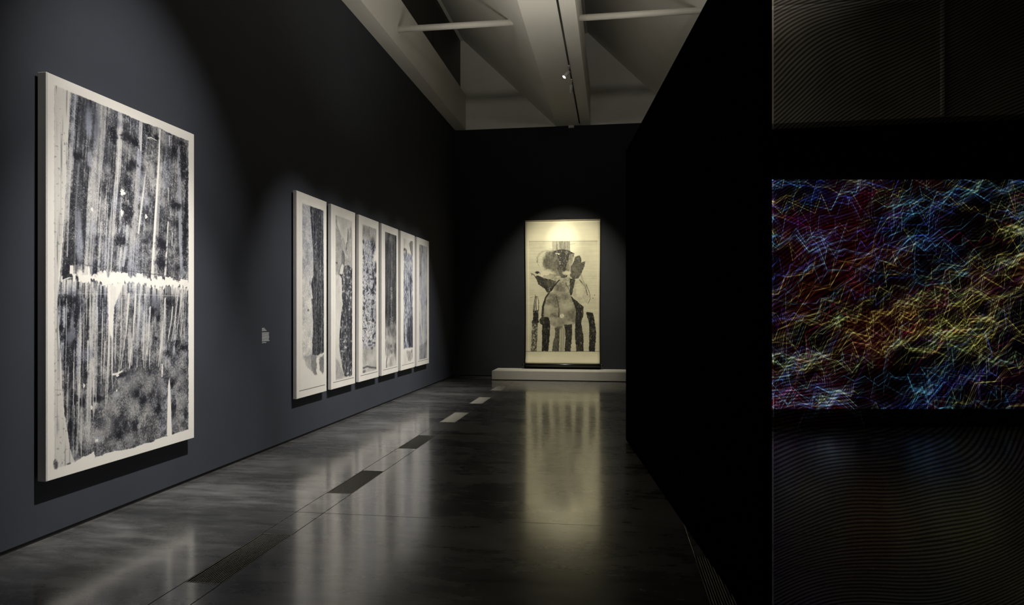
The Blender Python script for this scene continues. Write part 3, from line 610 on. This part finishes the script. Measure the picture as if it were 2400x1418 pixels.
def art5(A):
    w, h = A.w, A.h; x0, y0, x1, y1 = field(A, T46((430, 355))[0], B46((565, 1125))[0]); m = rmask(A, x0, y0, x1, y1)
    cl = fbm(w, h, 4, 10, 43, 5, .6); yt = A.P(*T46((500, 620))[0])[1]; yb = A.P(*B46((500, 895))[0])[1]
    A.D = A.D * (1 - m) + m * (.10 + (cl - .5) * .25)
    A.poly(T46((540, 440), (560, 405), (597, 405), (597, 700), (575, 660), (545, 540)), .52, .85, 2, 2); A.stroke(T46((530, 440), (555, 560), (588, 700)), 1.5, 2.5, .8, .7, 1.5)
    A.blob(*T46((445, 420))[0], 3, 12, .3, .9, .6)
    md = sm(-12, 14, A.yy - yt) * sm(-5, 8, yb - A.yy) * m; s1 = stretch(A, 64, 60, 44); s2 = stretch(A, 18, 9, 46); yv = np.clip((A.yy - yt) / (yb - yt), 0, 1); xv = (A.xx - x0) / (x1 - x0)
    A.D = A.D * (1 - md) + md * (.38 + (s1 - .5) * .9 + (s2 - .5) * .8 + .16 * yv + .25 * yv * (xv - .4)); A.B += md * .62
    A.poly(B46((480, 420), (530, 380), (565, 500), (565, 890), (500, 880), (460, 700)), .86, .65, 6, 5, B=.75)
    for q in [((440, 200), (470, 470)), ((415, 300), (440, 620)), ((480, 250), (490, 380)), ((520, 300), (505, 520))]: A.stroke(B46(*q), 1.2, 1.6, .08, .8, 1.2, 2)
    A.specks(1300, .06, md, 47, .3, .8)
    A.blob(*T46((455, 560))[0], 5, 4, .7, .5, .8); A.blob(*T46((462, 590))[0], 2.5, 3, .15, .5, .9); A.blob(*T46((478, 600))[0], 2, 6, .75, .5, .7)
    A.blob(*B46((520, 830))[0], 2, 4, .95, .4, .9)
    A.poly(B46((455, 940), (560, 930), (562, 1040), (520, 1125), (485, 1100)), .36, .7, 4, 5); A.stroke(B46((550, 920), (545, 960)), 2, 1.5, .75, .7); A.stroke(B46((520, 980), (490, 1100)), 1.5, 2, .6, .6, 2); A.stroke(B46((440, 900), (565, 895)), 2, 2, .06, .6, 2, 3)
def art6(A):
    w, h = A.w, A.h; x0, y0, x1, y1 = field(A, T46((705, 460))[0], B46((800, 1065))[0]); y1 = A.P(*B46((666, 1090))[0])[1]; A.rect[3] = y1; m = rmask(A, x0, y0, x1, y1)
    cl = fbm(w, h, 4, 9, 53, 5, .6); s2 = stretch(A, 12, 4, 55)
    A.D = A.D * (1 - m) + m * (.27 + (cl - .5) * .15 + (s2 - .5) * .22); A.B = m * .42
    A.poly(T46((705, 460), (760, 465), (770, 560), (755, 700), (735, 780), (730, 900), (738, 950), (715, 1020), (712, 1330), (705, 1330)), .42, .9, 2, 3, B=0)
    A.stroke(T46((755, 480), (760, 540), (765, 600)), 2, 2.5, .78, .8, 1.5, 2); A.stroke(T46((730, 840), (738, 950), (718, 1010)), 1.5, 2, .72, .8, 1.5, 2); A.stroke(T46((720, 820), (728, 830)), 1.5, 1.5, .6, .7)
    A.blob(*B46((795, 130))[0], 2.5, 12, .6, .7, .7); A.blob(*B46((795, 800))[0], 3, 10, .6, .7, .6); A.blob(*B46((795, 620))[0], 2, 12, .5, .7, .5)
    A.stroke(B46((680, 150), (700, 500), (735, 800)), 9, 4, .10, .6, 4)
    lo = sm(-6, 12, A.yy - A.P(*B46((700, 820))[0])[1] + (cl - .5) * 60) * m; A.D = A.D * (1 - lo) + lo * (.40 + (cl - .5) * .4 + (s2 - .5) * .2); A.B *= 1 - .4 * lo
    A.stroke(B46((735, 880), (735, 1070)), 1, 1, .15, .6)
PANELS = [(art1, 'first of the six tall panels, broad charcoal band beside pale lilac wash'),
          (art2, 'second of the six tall panels, misty grey peaks above a black textured flank'),
          (art3, 'third of the six tall panels, pale lilac ground scattered with small black marks'),
          (art4, 'fourth of six tall panels, nearly black with fine white centre line, smoky grey foot'),
          (art5, 'fifth of the six tall panels, slate-blue streaked field under a white top'),
          (art6, 'last and farthest of the six tall panels, pale lavender wash with a grey torn edge')]
for k, (fn, lab) in enumerate(PANELS):
    u0 = PY0 + PITCH * k; u1 = u0 + PW
    t = empty('panel_painting', (F2, (u0 + u1) / 2, PZ0)); o = Vector(t.location)
    tag(t, lab, 'painting', 'row of six tall ink panels on the left wall')
    new_obj('canvas', shifted(boxes([(-3.70, F2, u0, u1, PZ0, PZ1)], 'canvas', .003), o), M['canvas'], t)
    new_obj('hanging_batten', shifted(boxes([(WX, -3.70, u0 + .12, u1 - .12, PZ1 - .3, PZ1 - .24)], 'hanging_batten'), o), M['gap'], t)
    A = Art('x', F2 + .002, u0, u1, PZ0, PZ1, 300, 200 + 31 * k)
    A.D[:] = .035 + .05 * (fbm(A.w, A.h, 6, 16, 5 + k, 4) - .3)
    base0 = A.D.copy(); A.sk = .5; A.bk = .8
    fn(A)
    q = rmask(A, *A.rect, 1.5, .8); g_ = fbm(A.w, A.h, 60, 170, 700 + k, 3, .8) - .5; A.D += g_ * .30 * sm(.10, .35, A.D) + (fbm(A.w, A.h, 9, 24, 720 + k, 4, .6) - .5) * .25 * sm(.12, .3, A.D)
    A.D = base0 * (1 - q) + np.clip(A.D, 0, .95) * q; A.B *= q
    i = int(.062 * 300); A.D[:, i:i + 1] += .16; A.D[:, i + 8:i + 9] += .05; A.D[18:19, i:] += .05
    A.D[-26:-24, i:-int(.05 * 300)] = .75                     # edge line of the mounted sheet
    im = A.image('ink_panel_%d' % (k + 1), paper=(.86, .84, .795))
    new_obj('painted_sheet', sheet_mesh('x', F2 + .002, .0025, u0 + .004, u1 - .004, PZ0 + .004, PZ1 - .004, 'painted_sheet', o), art_material('ink_panel', im), t)

# ------------------------------------------------------------------ hanging scroll over the low plinth
def scroll():
    c = 15.72; u0, u1, z0, z1 = -2.023, -.315, .315, 3.622
    t = empty('hanging_scroll', ((u0 + u1) / 2, c, z0)); o = Vector(t.location)
    tag(t, 'tall hanging scroll with bold black brush figure on yellowed paper, on the end wall', 'scroll')
    A = Art('y', c, u0, u1, z0, z1, 300, 61); w, h = A.w, A.h
    Z = crop(1130, 480, 3.223); n = fbm(w, h, 6, 10, 3, 5, .6); lines = vn(w, h, 3, 90, 4) * .5 + vn(w, h, 5, 240, 5) * .5
    A.D[:] = .04 + (n - .5) * .06 + (lines - .5) * .05
    x0, y0 = A.P(*Z((355, 275))[0]); x1, y1 = A.P(*Z((868, 1107))[0]); m = rmask(A, x0, y0, x1, y1, 1.2, .3)
    A.D += m * (.07 + (n - .5) * .12 + (lines - .5) * .07 + .05 * sm(y0 + 60, y0, A.yy))
    for y in (275, 1107): A.stroke(Z((330 if y > 900 else 355, y), (890 if y > 900 else 868, y)), 1.0, 1.0, .45 if y < 900 else .8, .7, rough=.2)
    def blob(x, y, rx, ry, D, soft=.5, a=1, **k): A.blob(*Z((x, y))[0], rx / 3.223, ry / 3.223, D, soft, a, **k)
    def poly(D, *p, a=1, soft=2, rough=2.5, **k): A.poly(Z(*p), D, a, soft, rough, **k)
    def st(D, w0, w1, *p, a=.9, soft=1.2, rough=2, **k): A.stroke(Z(*p), w0 / 3.223, w1 / 3.223, D, a, soft, rough, **k)
    vs = .55 + .45 * sm(.35, .6, vn(w, h, 90, 4, 7)); dry = .35 + .65 * sm(.42, .58, fbm(w, h, 40, 70, 8, 3, .7)); mot = fbm(w, h, 14, 26, 9, 4, .6)
    poly(.50, (530, 275), (663, 275), (665, 350), (530, 350), soft=1.2, rough=.8, tex=vs)
    poly(.86, (520, 362), (545, 348), (580, 339), (612, 337), (648, 342), (695, 368), (680, 420), (668, 470), (640, 545), (600, 555), (572, 500), (556, 420))
    for q in [(560, 368, 14, 5), (578, 372, 8, 5), (585, 430, 7, 5), (588, 445, 5, 8), (590, 400, 4, 3)]: blob(*q, .05, rough=.9)
    st(.35, 12, 16, (535, 352), (480, 346), (440, 362), (420, 395), (415, 430), a=.6, soft=4, tex=dry); st(.7, 5, 3, (416, 400), (420, 440), (432, 470), a=.7, tex=dry); st(.6, 5, 5, (470, 400), (463, 440), (470, 480), a=.6, tex=dry)
    blob(522, 435, 60, 85, .66, .25, .92, rough=.3); blob(540, 470, 30, 30, .52, .8, .5); st(.25, 3, 3, (560, 370), (580, 430), a=.6)
    blob(600, 480, 45, 70, .72, .9, .5)
    poly(.44, (660, 365), (695, 370), (695, 400), (680, 440), (665, 500), (640, 530), (630, 470), (650, 420), a=.9, tex=vs); blob(665, 455, 12, 40, .16, .8, .6)
    poly(.74, (664, 540), (670, 470), (690, 430), (702, 392), (722, 386), (738, 382), (748, 412), (745, 440), (757, 432), (775, 425), (772, 462), (748, 520), (728, 556), (690, 560), a=.93); blob(705, 500, 26, 34, .58, .9, .5); st(.35, 5, 4, (765, 430), (780, 425), (772, 470), a=.5, tex=dry)
    st(.8, 3, 3, (745, 400), (742, 440), (765, 455), a=.8)
    blob(560, 530, 60, 46, .52, .8, .7, rough=.8); blob(495, 525, 52, 34, .05, .4, .9, rough=.5)
    for k in range(13): a_ = .2 + k * .17; st(.78, 3, 1.5, (492 + 64 * math.cos(a_), 522 + 44 * math.sin(a_)), (485 + 26 * math.cos(a_), 516 + 18 * math.sin(a_)), a=.8, rough=1)
    st(.9, 7, 3, (410, 512), (425, 505), (440, 520), a=.9); blob(415, 512, 14, 9, .9, .4); st(.85, 4, 6, (368, 518), (385, 522), (402, 545), a=.9); blob(376, 528, 5, 4, .85)
    poly(.87, (402, 545), (412, 532), (440, 540), (470, 556), (520, 566), (562, 578), (556, 605), (525, 650), (495, 668), (470, 632), (425, 602), a=.96)
    poly(.62, (480, 570), (560, 575), (545, 610), (500, 650), a=.6, tex=dry)
    poly(.22, (560, 560), (665, 545), (665, 600), (655, 670), (600, 690), (550, 660), (540, 640), a=.9, rough=4); poly(.7, (560, 560), (665, 545), (655, 670), (600, 690), (545, 650), a=.55, tex=1 - dry)
    blob(635, 515, 28, 16, .04, .5, .9, rough=.6); blob(575, 545, 16, 6, .05, .6, .8, rough=.8)
    blob(585, 625, 46, 36, .60, .7, .8, rough=.6)
    # right hand loop
    poly(.30, (700, 565), (745, 560), (790, 620), (810, 690), (790, 740), (745, 745), (700, 710), (682, 670), a=.85, tex=1 - dry * .8, rough=3); poly(.03, (705, 600), (745, 590), (765, 650), (755, 700), (715, 690), a=.55, rough=5, soft=5)
    st(.45, 16, 8, (742, 520), (762, 575), (785, 620), a=.45, soft=3); st(.78, 9, 6, (735, 565), (780, 620), (795, 680), a=.8, tex=dry); st(.75, 5, 3, (785, 600), (812, 665), (816, 710), (800, 745), a=.85)
    poly(.86, (662, 556), (705, 556), (692, 620), (680, 682), (662, 684), a=.95)
    # torso
    poly(.34, (500, 668), (560, 650), (640, 662), (678, 690), (698, 750), (714, 830), (718, 888), (690, 906), (650, 902), (620, 905), (600, 935), (560, 925), (520, 908), (488, 880), (456, 835), (462, 770), (480, 705), a=.92, rough=3)
    mm = sm(.42, .7, mot); poly(.60, (500, 668), (678, 690), (714, 830), (718, 888), (600, 935), (488, 880), (456, 835), (480, 705), a=.6, tex=mm, soft=4)
    for q in [(535, 720, 30, 40, .62), (620, 690, 30, 24, .58), (670, 840, 34, 40, .62), (560, 840, 20, 12, .62), (600, 880, 30, 30, .5), (500, 770, 28, 18, .12), (640, 760, 34, 30, .14), (490, 810, 22, 26, .2), (545, 870, 26, 18, .24), (665, 890, 22, 10, .16), (585, 925, 24, 12, .7)]: blob(*q[:4], q[4], .8, .6, rough=.7)
    st(.88, 9, 17, (582, 568), (545, 610), (510, 655), (480, 700), (458, 770), (454, 838), a=.96); st(.86, 4, 4, (630, 590), (655, 640), (668, 684), a=.6)
    st(.85, 4, 11, (560, 690), (572, 740), (580, 790), (578, 845), a=.9, tex=dry * .6 + .4); st(.6, 4, 4, (550, 690), (566, 760), a=.7); st(.8, 3, 4, (525, 822), (545, 838), (575, 845), a=.8)
    blob(602, 840, 17, 16, .0, .25, 1, rough=.3); st(.6, 1.5, 1.5, (600, 828), (606, 850), a=.7)
    # legs
    poly(.91, (668, 690), (700, 715), (765, 768), (766, 830), (748, 890), (765, 985), (767, 1105), (712, 1105), (700, 990), (705, 880), (708, 800), (690, 740), a=.97)
    poly(.93, (430, 872), (448, 847), (495, 846), (510, 878), (513, 930), (500, 1105), (450, 1105), (452, 905), (436, 895)); blob(510, 865, 3, 9, .1)
    poly(.92, (383, 798), (424, 795), (424, 868), (430, 886), (415, 897), (374, 894), (372, 878), (382, 868))
    poly(.72, (376, 895), (420, 895), (415, 1000), (410, 1105), (368, 1105), (372, 1000), soft=1.5); poly(.12, (376, 900), (418, 900), (410, 1100), (370, 1100), a=.75, tex=sm(.52, .62, fbm(w, h, 60, 100, 12, 3, .7)), rough=1)
    for p in [((402, 678), (392, 740), (384, 805)), ((404, 690), (398, 750), (394, 800)), ((410, 690), (406, 740), (408, 800)), ((415, 690), (426, 730), (424, 800))]: st(.86, 3, 6, *p, a=.9)
    poly(.72, (545, 926), (587, 926), (584, 1000), (580, 1105), (528, 1105), (535, 1040), (545, 1000), (552, 960), tex=.7 + .3 * vs); poly(.34, (590, 935), (620, 930), (626, 960), (616, 1105), (586, 1105), a=.9, tex=vs)
    poly(.87, (620, 905), (678, 903), (680, 960), (668, 1105), (622, 1105), (630, 1000), (628, 960))
    poly(.93, (785, 813), (800, 810), (838, 816), (850, 870), (862, 960), (852, 1107), (806, 1107), (812, 960), (806, 880))
    r = np.random.default_rng(77)
    for cx_, ya, yb_ in [(652, 960, 1060), (842, 900, 1080), (735, 900, 1090)]:
        for k in range(16):
            y = r.uniform(ya, yb_); x = cx_ + r.uniform(-10, 10); st(.35, 1.6, 1.2, (x, y), (x + r.uniform(-7, 7), y + r.uniform(3, 12)), a=.6 if cx_ != 735 else .3, rough=.5)
    for k in range(10): st(.3, 1.6, 1.6, (760 - k * .5, 785 + k * 5), (756, 789 + k * 5), a=.5 if k % 2 else .0)
    st(.8, 3, 1.5, (360, 702), (440, 688), (480, 680), a=.55, tex=dry); st(.8, 2, 1, (663, 300), (700, 292), a=.8); blob(838, 705, 3, 3, .8); blob(850, 682, 3, 3, .7)
    for y in (680, 880, 935, 555): st(.55, 1.2, 1.2, (356, y), (866, y + 3), a=.28, rough=.3)
    A.D -= sm(.55, .8, A.D) * sm(.60, .74, fbm(w, h, 70, 60, 91, 3, .8)) * .30; A.D += sm(.2, .5, A.D) * (fbm(w, h, 50, 90, 92, 3, .8) - .5) * .35
    A.specks(1400, .75, m * .4, 88, .1, .5)
    im = A.image('brush_figure_scroll', paper=(.86, .835, .715), ink=(.10, .095, .085), blue=(.4, .4, .4))
    def wob(fu, fv):
        r_ = .006 * math.sin(fv * 9 + fu * 3) + .004 * math.sin(fu * 7 - fv * 3) + .004 * math.sin(fv * 46 + fu * 5) * (max(0, fv - .85) * 6)
        return .012 + r_ * .5 + .05 * max(0, .06 - fv) / .06
    new_obj('paper_sheet', sheet_mesh('y', c, .004, u0, u1, z0, z1, 'paper_sheet', o, 24, 60, wob, lambda a, b: (.012 * math.sin(b * 5) * (1 - 2 * a) * .6, 0)), art_material('brush_figure', im, .7, .3), t)
    new_obj('top_rod', shifted(tube((u0 - .01, c - .012, z1 + .004), (u1 + .01, c - .012, z1 + .004), .014, 'top_rod', 16), o), M['rod'], t)
    new_obj('roller', shifted(tube((u0 - .02, c - .055, .292), (u1 + .02, c - .055, .292), .045, 'roller', 28), o), M['roller'], t)
    for s in (-1, 1):
        x = u0 - .02 if s < 0 else u1 + .02
        new_obj('roller_knob', shifted(tube((x, c - .055, .292), (x + s * .045, c - .055, .292), .050, 'roller_knob', 28, .040), o), M['roller'], t)
    xm = (u0 + u1) / 2
    for xx in (u0 + .4, u1 - .4):
        new_obj('hanging_cord', shifted(tube((xx, c - .012, z1 + .012), (xm, c + .06, z1 + .10), .0025, 'hanging_cord', 8), o), M['gap'], t)
scroll()
PX0, PX1, PYF, PZT = -2.69, 1.1, 15.0, .205
pl = new_obj('low_plinth', boxes([(PX0, PX1, PYF, FY - .006, .014, PZT)], 'low_plinth', .003), M['plinth'])
tag(pl, 'long low light-grey plinth on the floor beneath the hanging scroll', 'plinth')
new_obj('recessed_base', boxes([(PX0 + .03, PX1 - .03, PYF + .03, FY - .01, 0, .014)], 'recessed_base'), M['gap'], pl)

# ------------------------------------------------------------------ small vinyl text block on the left wall
def wall_text():
    y0 = 6.825; o = Vector((WX, y0, 1.27)); t = empty('wall_text', o)
    tag(t, 'tiny white vinyl wall text between the large picture and the first tall panel', 'label')
    lines = [(1.333, .055), (1.3205, .075), (1.308, .095)] + [(1.284 - k * .0125, wd_) for k, wd_ in enumerate([.150, .146, .146, .150, .155, .146, .144, .160])] + [(1.178, .088)]
    r = random.Random(3)
    for z, L in lines:
        b = []; y = 0
        while y < L:
            ww = r.uniform(.006, .018); b.append((.0, .0008, y, min(L, y + ww), z - 1.27 - .0031, z - 1.27 + .0031)); y += ww + .0026
        me = boxes(b, 'text_line'); new_obj('text_line', me, M['vinyl'], t)
wall_text()

# ------------------------------------------------------------------ track and its spotlights
tr = new_obj('lighting_track', boxes([(-.787, -.757, BY + .5, 15.62, CZ - .007, CZ - .0005)], 'lighting_track'), M['rail'])
tag(tr, 'thin black lighting track running along the middle of the central beam', 'track')
def fixture(y, tip, label, lit):
    base = Vector((-.772, y, CZ - .006)); t = empty('track_spotlight', base); tag(t, label, 'spotlight', 'spotlights on the ceiling track')
    tip = Vector(tip); aim = tip[:]
    new_obj('track_adapter', shifted(boxes([(base.x - .016, base.x + .016, y - .05, y + .05, CZ - .032, CZ - .006)], 'track_adapter', .004), base), M['fixture'], t)
    d = Vector(lit['dir']).normalized(); back = tip - d * .13
    new_obj('stem', shifted(tube((base.x, y, CZ - .032), back + d * .03, .008, 'stem', 12), base), M['fixture'], t)
    h_ = new_obj('lamp_head', shifted(tube(back, tip, .030, 'lamp_head', 28, .034), base), M['fixture'], t)
    m, nt, b = mat('lens_' + lit['n']); b.inputs['Base Color'].default_value = (.3, .3, .3, 1); b.inputs['Emission Color'].default_value = (1, .96, .88, 1); b.inputs['Emission Strength'].default_value = lit['e']
    new_obj('lens', shifted(tube(tip - d * .002, tip + d * .003, .027, 'lens', 24), base), m, h_)
tp = Vector((-.84, 11.69, 5.535))
fixture(11.95, tp, 'spotlight with a bright lit lens, nearer of the two on the track', dict(dir=(-2.8, -.9, -3.6), e=60, n='near'))
fixture(12.66, (-.792, 12.70, 5.60), 'pale cylinder spotlight seen from behind, farther along the track', dict(dir=(-.10, .55, -.95), e=.6, n='far'))
sb = empty('ceiling_sensor', (-.97, FY, 5.79)); tag(sb, 'small white box high on the end wall under the central beam', 'sensor')
new_obj('housing', boxes([(-.065, .065, -.07, 0, -.03, .03)], 'housing', .008), M['fixture'], sb)
new_obj('bracket', boxes([(-.03, .03, -.045, .0, .03, .05)], 'bracket'), M['fixture'], sb)

# ------------------------------------------------------------------ media room seen through the mesh at right
tag(new_obj('wall_media', boxes([(1.9, RX, 10.05, 10.2, 0, 4.085)], 'wall_media'), M['black']), 'black wall of the side room that holds the glowing projection', kind=S)
MW = paint('dim_white_upper_wall', (.45, .42, .36), .7, .35, .9, .1, 80, .3)
uw = new_obj('wall_media_upper', boxes([(1.9, RX, 9.75, 10.2, 4.085, CZ)], 'wall_media_upper'), MW)
tag(uw, 'dim pale wall surface above the projection, seen through the mesh', kind=S)
tag(new_obj('trim_1', boxes([(1.9, RX, 9.70, 9.75, 5.62, 5.67)], 'trim_1', .006), M['white']), 'thin pale ledge on the upper wall', kind=S)
tag(new_obj('trim_2', boxes([(4.26, 4.30, 9.70, 9.75, 4.085, 5.62)], 'trim_2', .006), M['white']), 'thin upright seam on the upper wall', kind=S)
def projection():
    W, H = 1600, 1160; u = 4.45; ppm = W / u      # metres across the screen
    acc = np.zeros((H, W, 3)); r = np.random.default_rng(21)
    cols = {'c': (.20, .42, .52), 'b': (.14, .22, .52), 'y': (.50, .50, .22), 'g': (.36, .48, .30), 'p': (.24, .09, .38), 'r': (.40, .04, .16)}
    hue = fbm(W, H, 4, 3, 5, 3); dens = fbm(W, H, 6, 4, 6, 3)
    kn = list(cols)
    def line(x, y, n, step, ang, jit, c, wid, br):
        px, py = [], []
        for k in range(n):
            a = ang + (jit if k % 2 else -jit) * r.uniform(.3, 1.25) + r.normal(0, .22); L = step * r.uniform(.5, 1.5)
            x2, y2 = x + math.cos(a) * L, y + math.sin(a) * L; m_ = max(2, int(L * 1.4)); t = np.linspace(0, 1, m_, endpoint=False)
            px.append(x + (x2 - x) * t); py.append(y + (y2 - y) * t); x, y = x2, y2
        px = np.concatenate(px); py = np.concatenate(py); fade = br * np.sin(np.linspace(.15, 3.0, len(px)))
        for dy in range(wid):
            xi = px.astype(int); yi = (py + dy).astype(int); k = (xi >= 0) & (xi < W) & (yi >= 0) & (yi < H)
            np.add.at(acc, (yi[k], xi[k]), np.array(cols[c])[None, :] * fade[k, None] * (1 if dy < wid - 1 or wid == 1 else .6))
    def path(x, y, n, step, ang, jit):
        p = [(x, y)]
        for k in range(n):
            a = ang + (jit if k % 2 else -jit) * r.uniform(.3, 1.25) + r.normal(0, .22); L = step * r.uniform(.5, 1.6)
            x, y = x + math.cos(a) * L, y + math.sin(a) * L; p.append((x, y))
        return p
    def draw(p, ox, oy, c, wid, br):
        px, py = [], []
        for (xa, ya), (xb, yb) in zip(p[:-1], p[1:]):
            m_ = max(2, int(math.hypot(xb - xa, yb - ya) * 1.2)); t = np.linspace(0, 1, m_, endpoint=False)
            px.append(xa + ox + (xb - xa) * t); py.append(ya + oy + (yb - ya) * t)
        px = np.concatenate(px); py = np.concatenate(py); fade = br * (.35 + .65 * np.sin(np.linspace(.1, 3.05, len(px))))
        for dy in range(wid):
            xi = px.astype(int); yi = (py + dy).astype(int); k = (xi >= 0) & (xi < W) & (yi >= 0) & (yi < H)
            prof = 1 - .5 * abs(dy - (wid - 1) / 2) / (wid / 2)
            for j_ in range(3): acc[yi[k], xi[k], j_] += cols[c][j_] * fade[k] * prof
    for i in range(1000):
        x, y = r.uniform(-90, W), r.uniform(-10, H - 8); X, Y = min(W - 1, max(0, int(x))), min(H - 1, max(0, int(y)))
        if r.random() > .35 + 1.1 * sm(.35, .65, dens[Y, X]): continue
        fy = y / H; fx = (x - 480) / 700; hv = hue[Y, X] + (fy - .5) * .22 + .10 * fx + r.normal(0, .17)
        if fy > .82: hv = .42 + r.normal(0, .05)
        q = r.random()
        if q < .15: c = 'p' if r.random() < .5 else 'r'
        elif hv < .42: c = 'b' if r.random() < .45 else 'c'
        elif hv < .50: c = 'c' if r.random() < .6 else 'g'
        else: c = 'y' if r.random() < .65 else 'g'
        ang = r.choice([0, -.5, -.7]) + r.normal(0, .2); p = path(x, y, int(r.integers(3, 9)), r.uniform(34, 92), ang, .95 if r.random() < .5 else .55)
        n = int(r.integers(1, 6)); da = r.uniform(0, 6.28); ds = r.uniform(9, 22); br = r.uniform(.3, 1.0) * (.6 if c in 'pr' else 1)
        for k in range(n):
            draw(p, math.cos(da) * ds * k, math.sin(da) * ds * k, c, int(r.integers(4, 8)) if k == 0 else 4, br * (1 if k == 0 else .55 * .85 ** k))
    def blur(a, n):
        k = np.ones(n) / n
        return np.apply_along_axis(lambda v: np.convolve(v, k, 'same'), 0, np.apply_along_axis(lambda v: np.convolve(v, k, 'same'), 1, a))
    glow = np.stack([blur(blur(acc[..., j], 15), 15) for j in range(3)], -1)
    back = np.stack([.12 * sm(.42, .72, fbm(W, H, 7, 5, 31, 4)) + .04, .012 * np.ones((H, W)), .025 + .07 * sm(.45, .8, fbm(W, H, 6, 5, 33, 4))], -1)
    img = acc * 1.0 + glow * .30 + back
    # spill under the lower edge
    hb = int(.235 / 3.255 * H) if False else 84
    spill = 1 - .82 * sm(H - hb - 2, H - hb + 1, np.arange(H))[:, None, None] * np.ones((1, W, 1)); spill[H - hb:, int(W * .38):] *= .25
    return make_image('glowing_line_projection', np.clip(img * spill, 0, .95))
im = projection()
scr = empty('projection_screen', (3.55, 9.63, 0), R(YAW)); tag(scr, 'wide screen glowing with tangled blue, yellow and red lines behind the mesh', 'screen')
def screen_mesh():
    me = sheet_mesh('y', 0, .03, -1.95, 2.5, -.005, 3.255, 'image_surface', Vector((0, 0, 0))); return me
so = new_obj('image_surface', screen_mesh(), art_material('projected_image', im, emit=.66), scr)
new_obj('screen_frame', boxes([(-1.99, 2.54, .004, .05, 3.255, 3.30), (-1.99, -1.95, .004, .05, 0, 3.255), (2.5, 2.54, .004, .05, 0, 3.255)], 'screen_frame'), M['gap'], scr)

def scrim_material():
    m, nt, b = mat('fine_mesh_fabric'); out = nt.nodes['Material Output']
    g = N(nt, 'ShaderNodeNewGeometry').outputs['Position']; sp = N(nt, 'ShaderNodeSeparateXYZ'); nt.links.new(g, sp.inputs[0])
    def mth(op, a, b_=None, c=None):
        n = N(nt, 'ShaderNodeMath', operation=op)
        for i, v in enumerate((a, b_, c)):
            if v is None: continue
            if isinstance(v, (int, float)): n.inputs[i].default_value = v
            else: nt.links.new(v, n.inputs[i])
        return n.outputs[0]
    nz = noise(nt, g, .75, 1.5, .4)
    x, z = sp.outputs[0], sp.outputs[2]
    # weave interference: phase rises mostly with height, leans with x and drifts slowly with the fabric's slack
    ph = mth('ADD', mth('MULTIPLY', z, 345.0), mth('MULTIPLY', x, -175.0)); ph = mth('ADD', ph, mth('MULTIPLY', nz, 330.0))
    wv = mth('MULTIPLY_ADD', mth('SINE', ph), .5, .5)
    fab = mapr(nt, wv, .15, .85, .38, .86)                     # opacity of the cloth
    tr_ = N(nt, 'ShaderNodeBsdfTransparent'); tr_.inputs[0].default_value = (1, 1, 1, 1)
    b.inputs['Base Color'].default_value = (.012, .011, .010, 1); b.inputs['Roughness'].default_value = .9; b.inputs['Specular IOR Level'].default_value = .1
    mx = N(nt, 'ShaderNodeMixShader'); nt.links.new(fab, mx.inputs[0]); nt.links.new(tr_.outputs[0], mx.inputs[1]); nt.links.new(b.outputs[0], mx.inputs[2]); nt.links.new(mx.outputs[0], out.inputs[0])
    return m
sc_ = empty('mesh_scrim', (.7285, 3.285, 0)); tag(sc_, 'dark see-through mesh curtain at right, hanging from the roof beside the black partition', 'curtain')
def scrim_mesh():
    L = 4.6; bm = bmesh.new(); prev = None; n = 60
    for i in range(n + 1):
        x = L * i / n; y = .012 * math.sin(i * .7) + .008 * math.sin(i * .23)
        a, b = bm.verts.new((x, y, .03)), bm.verts.new((x, y * .6, 5.74))
        if prev: f = bm.faces.new((prev[0], a, b, prev[1])); f.smooth = True
        prev = (a, b)
    me = bpy.data.meshes.new('mesh_cloth'); bm.to_mesh(me); bm.free(); return me
new_obj('mesh_cloth', scrim_mesh(), scrim_material(), sc_)
new_obj('top_rail', boxes([(0, 4.6, -.02, .02, 5.74, CZ)], 'top_rail'), M['rail'], sc_)
new_obj('bottom_weight', boxes([(0, 4.6, -.012, .012, 0, .03)], 'bottom_weight'), M['rail'], sc_)
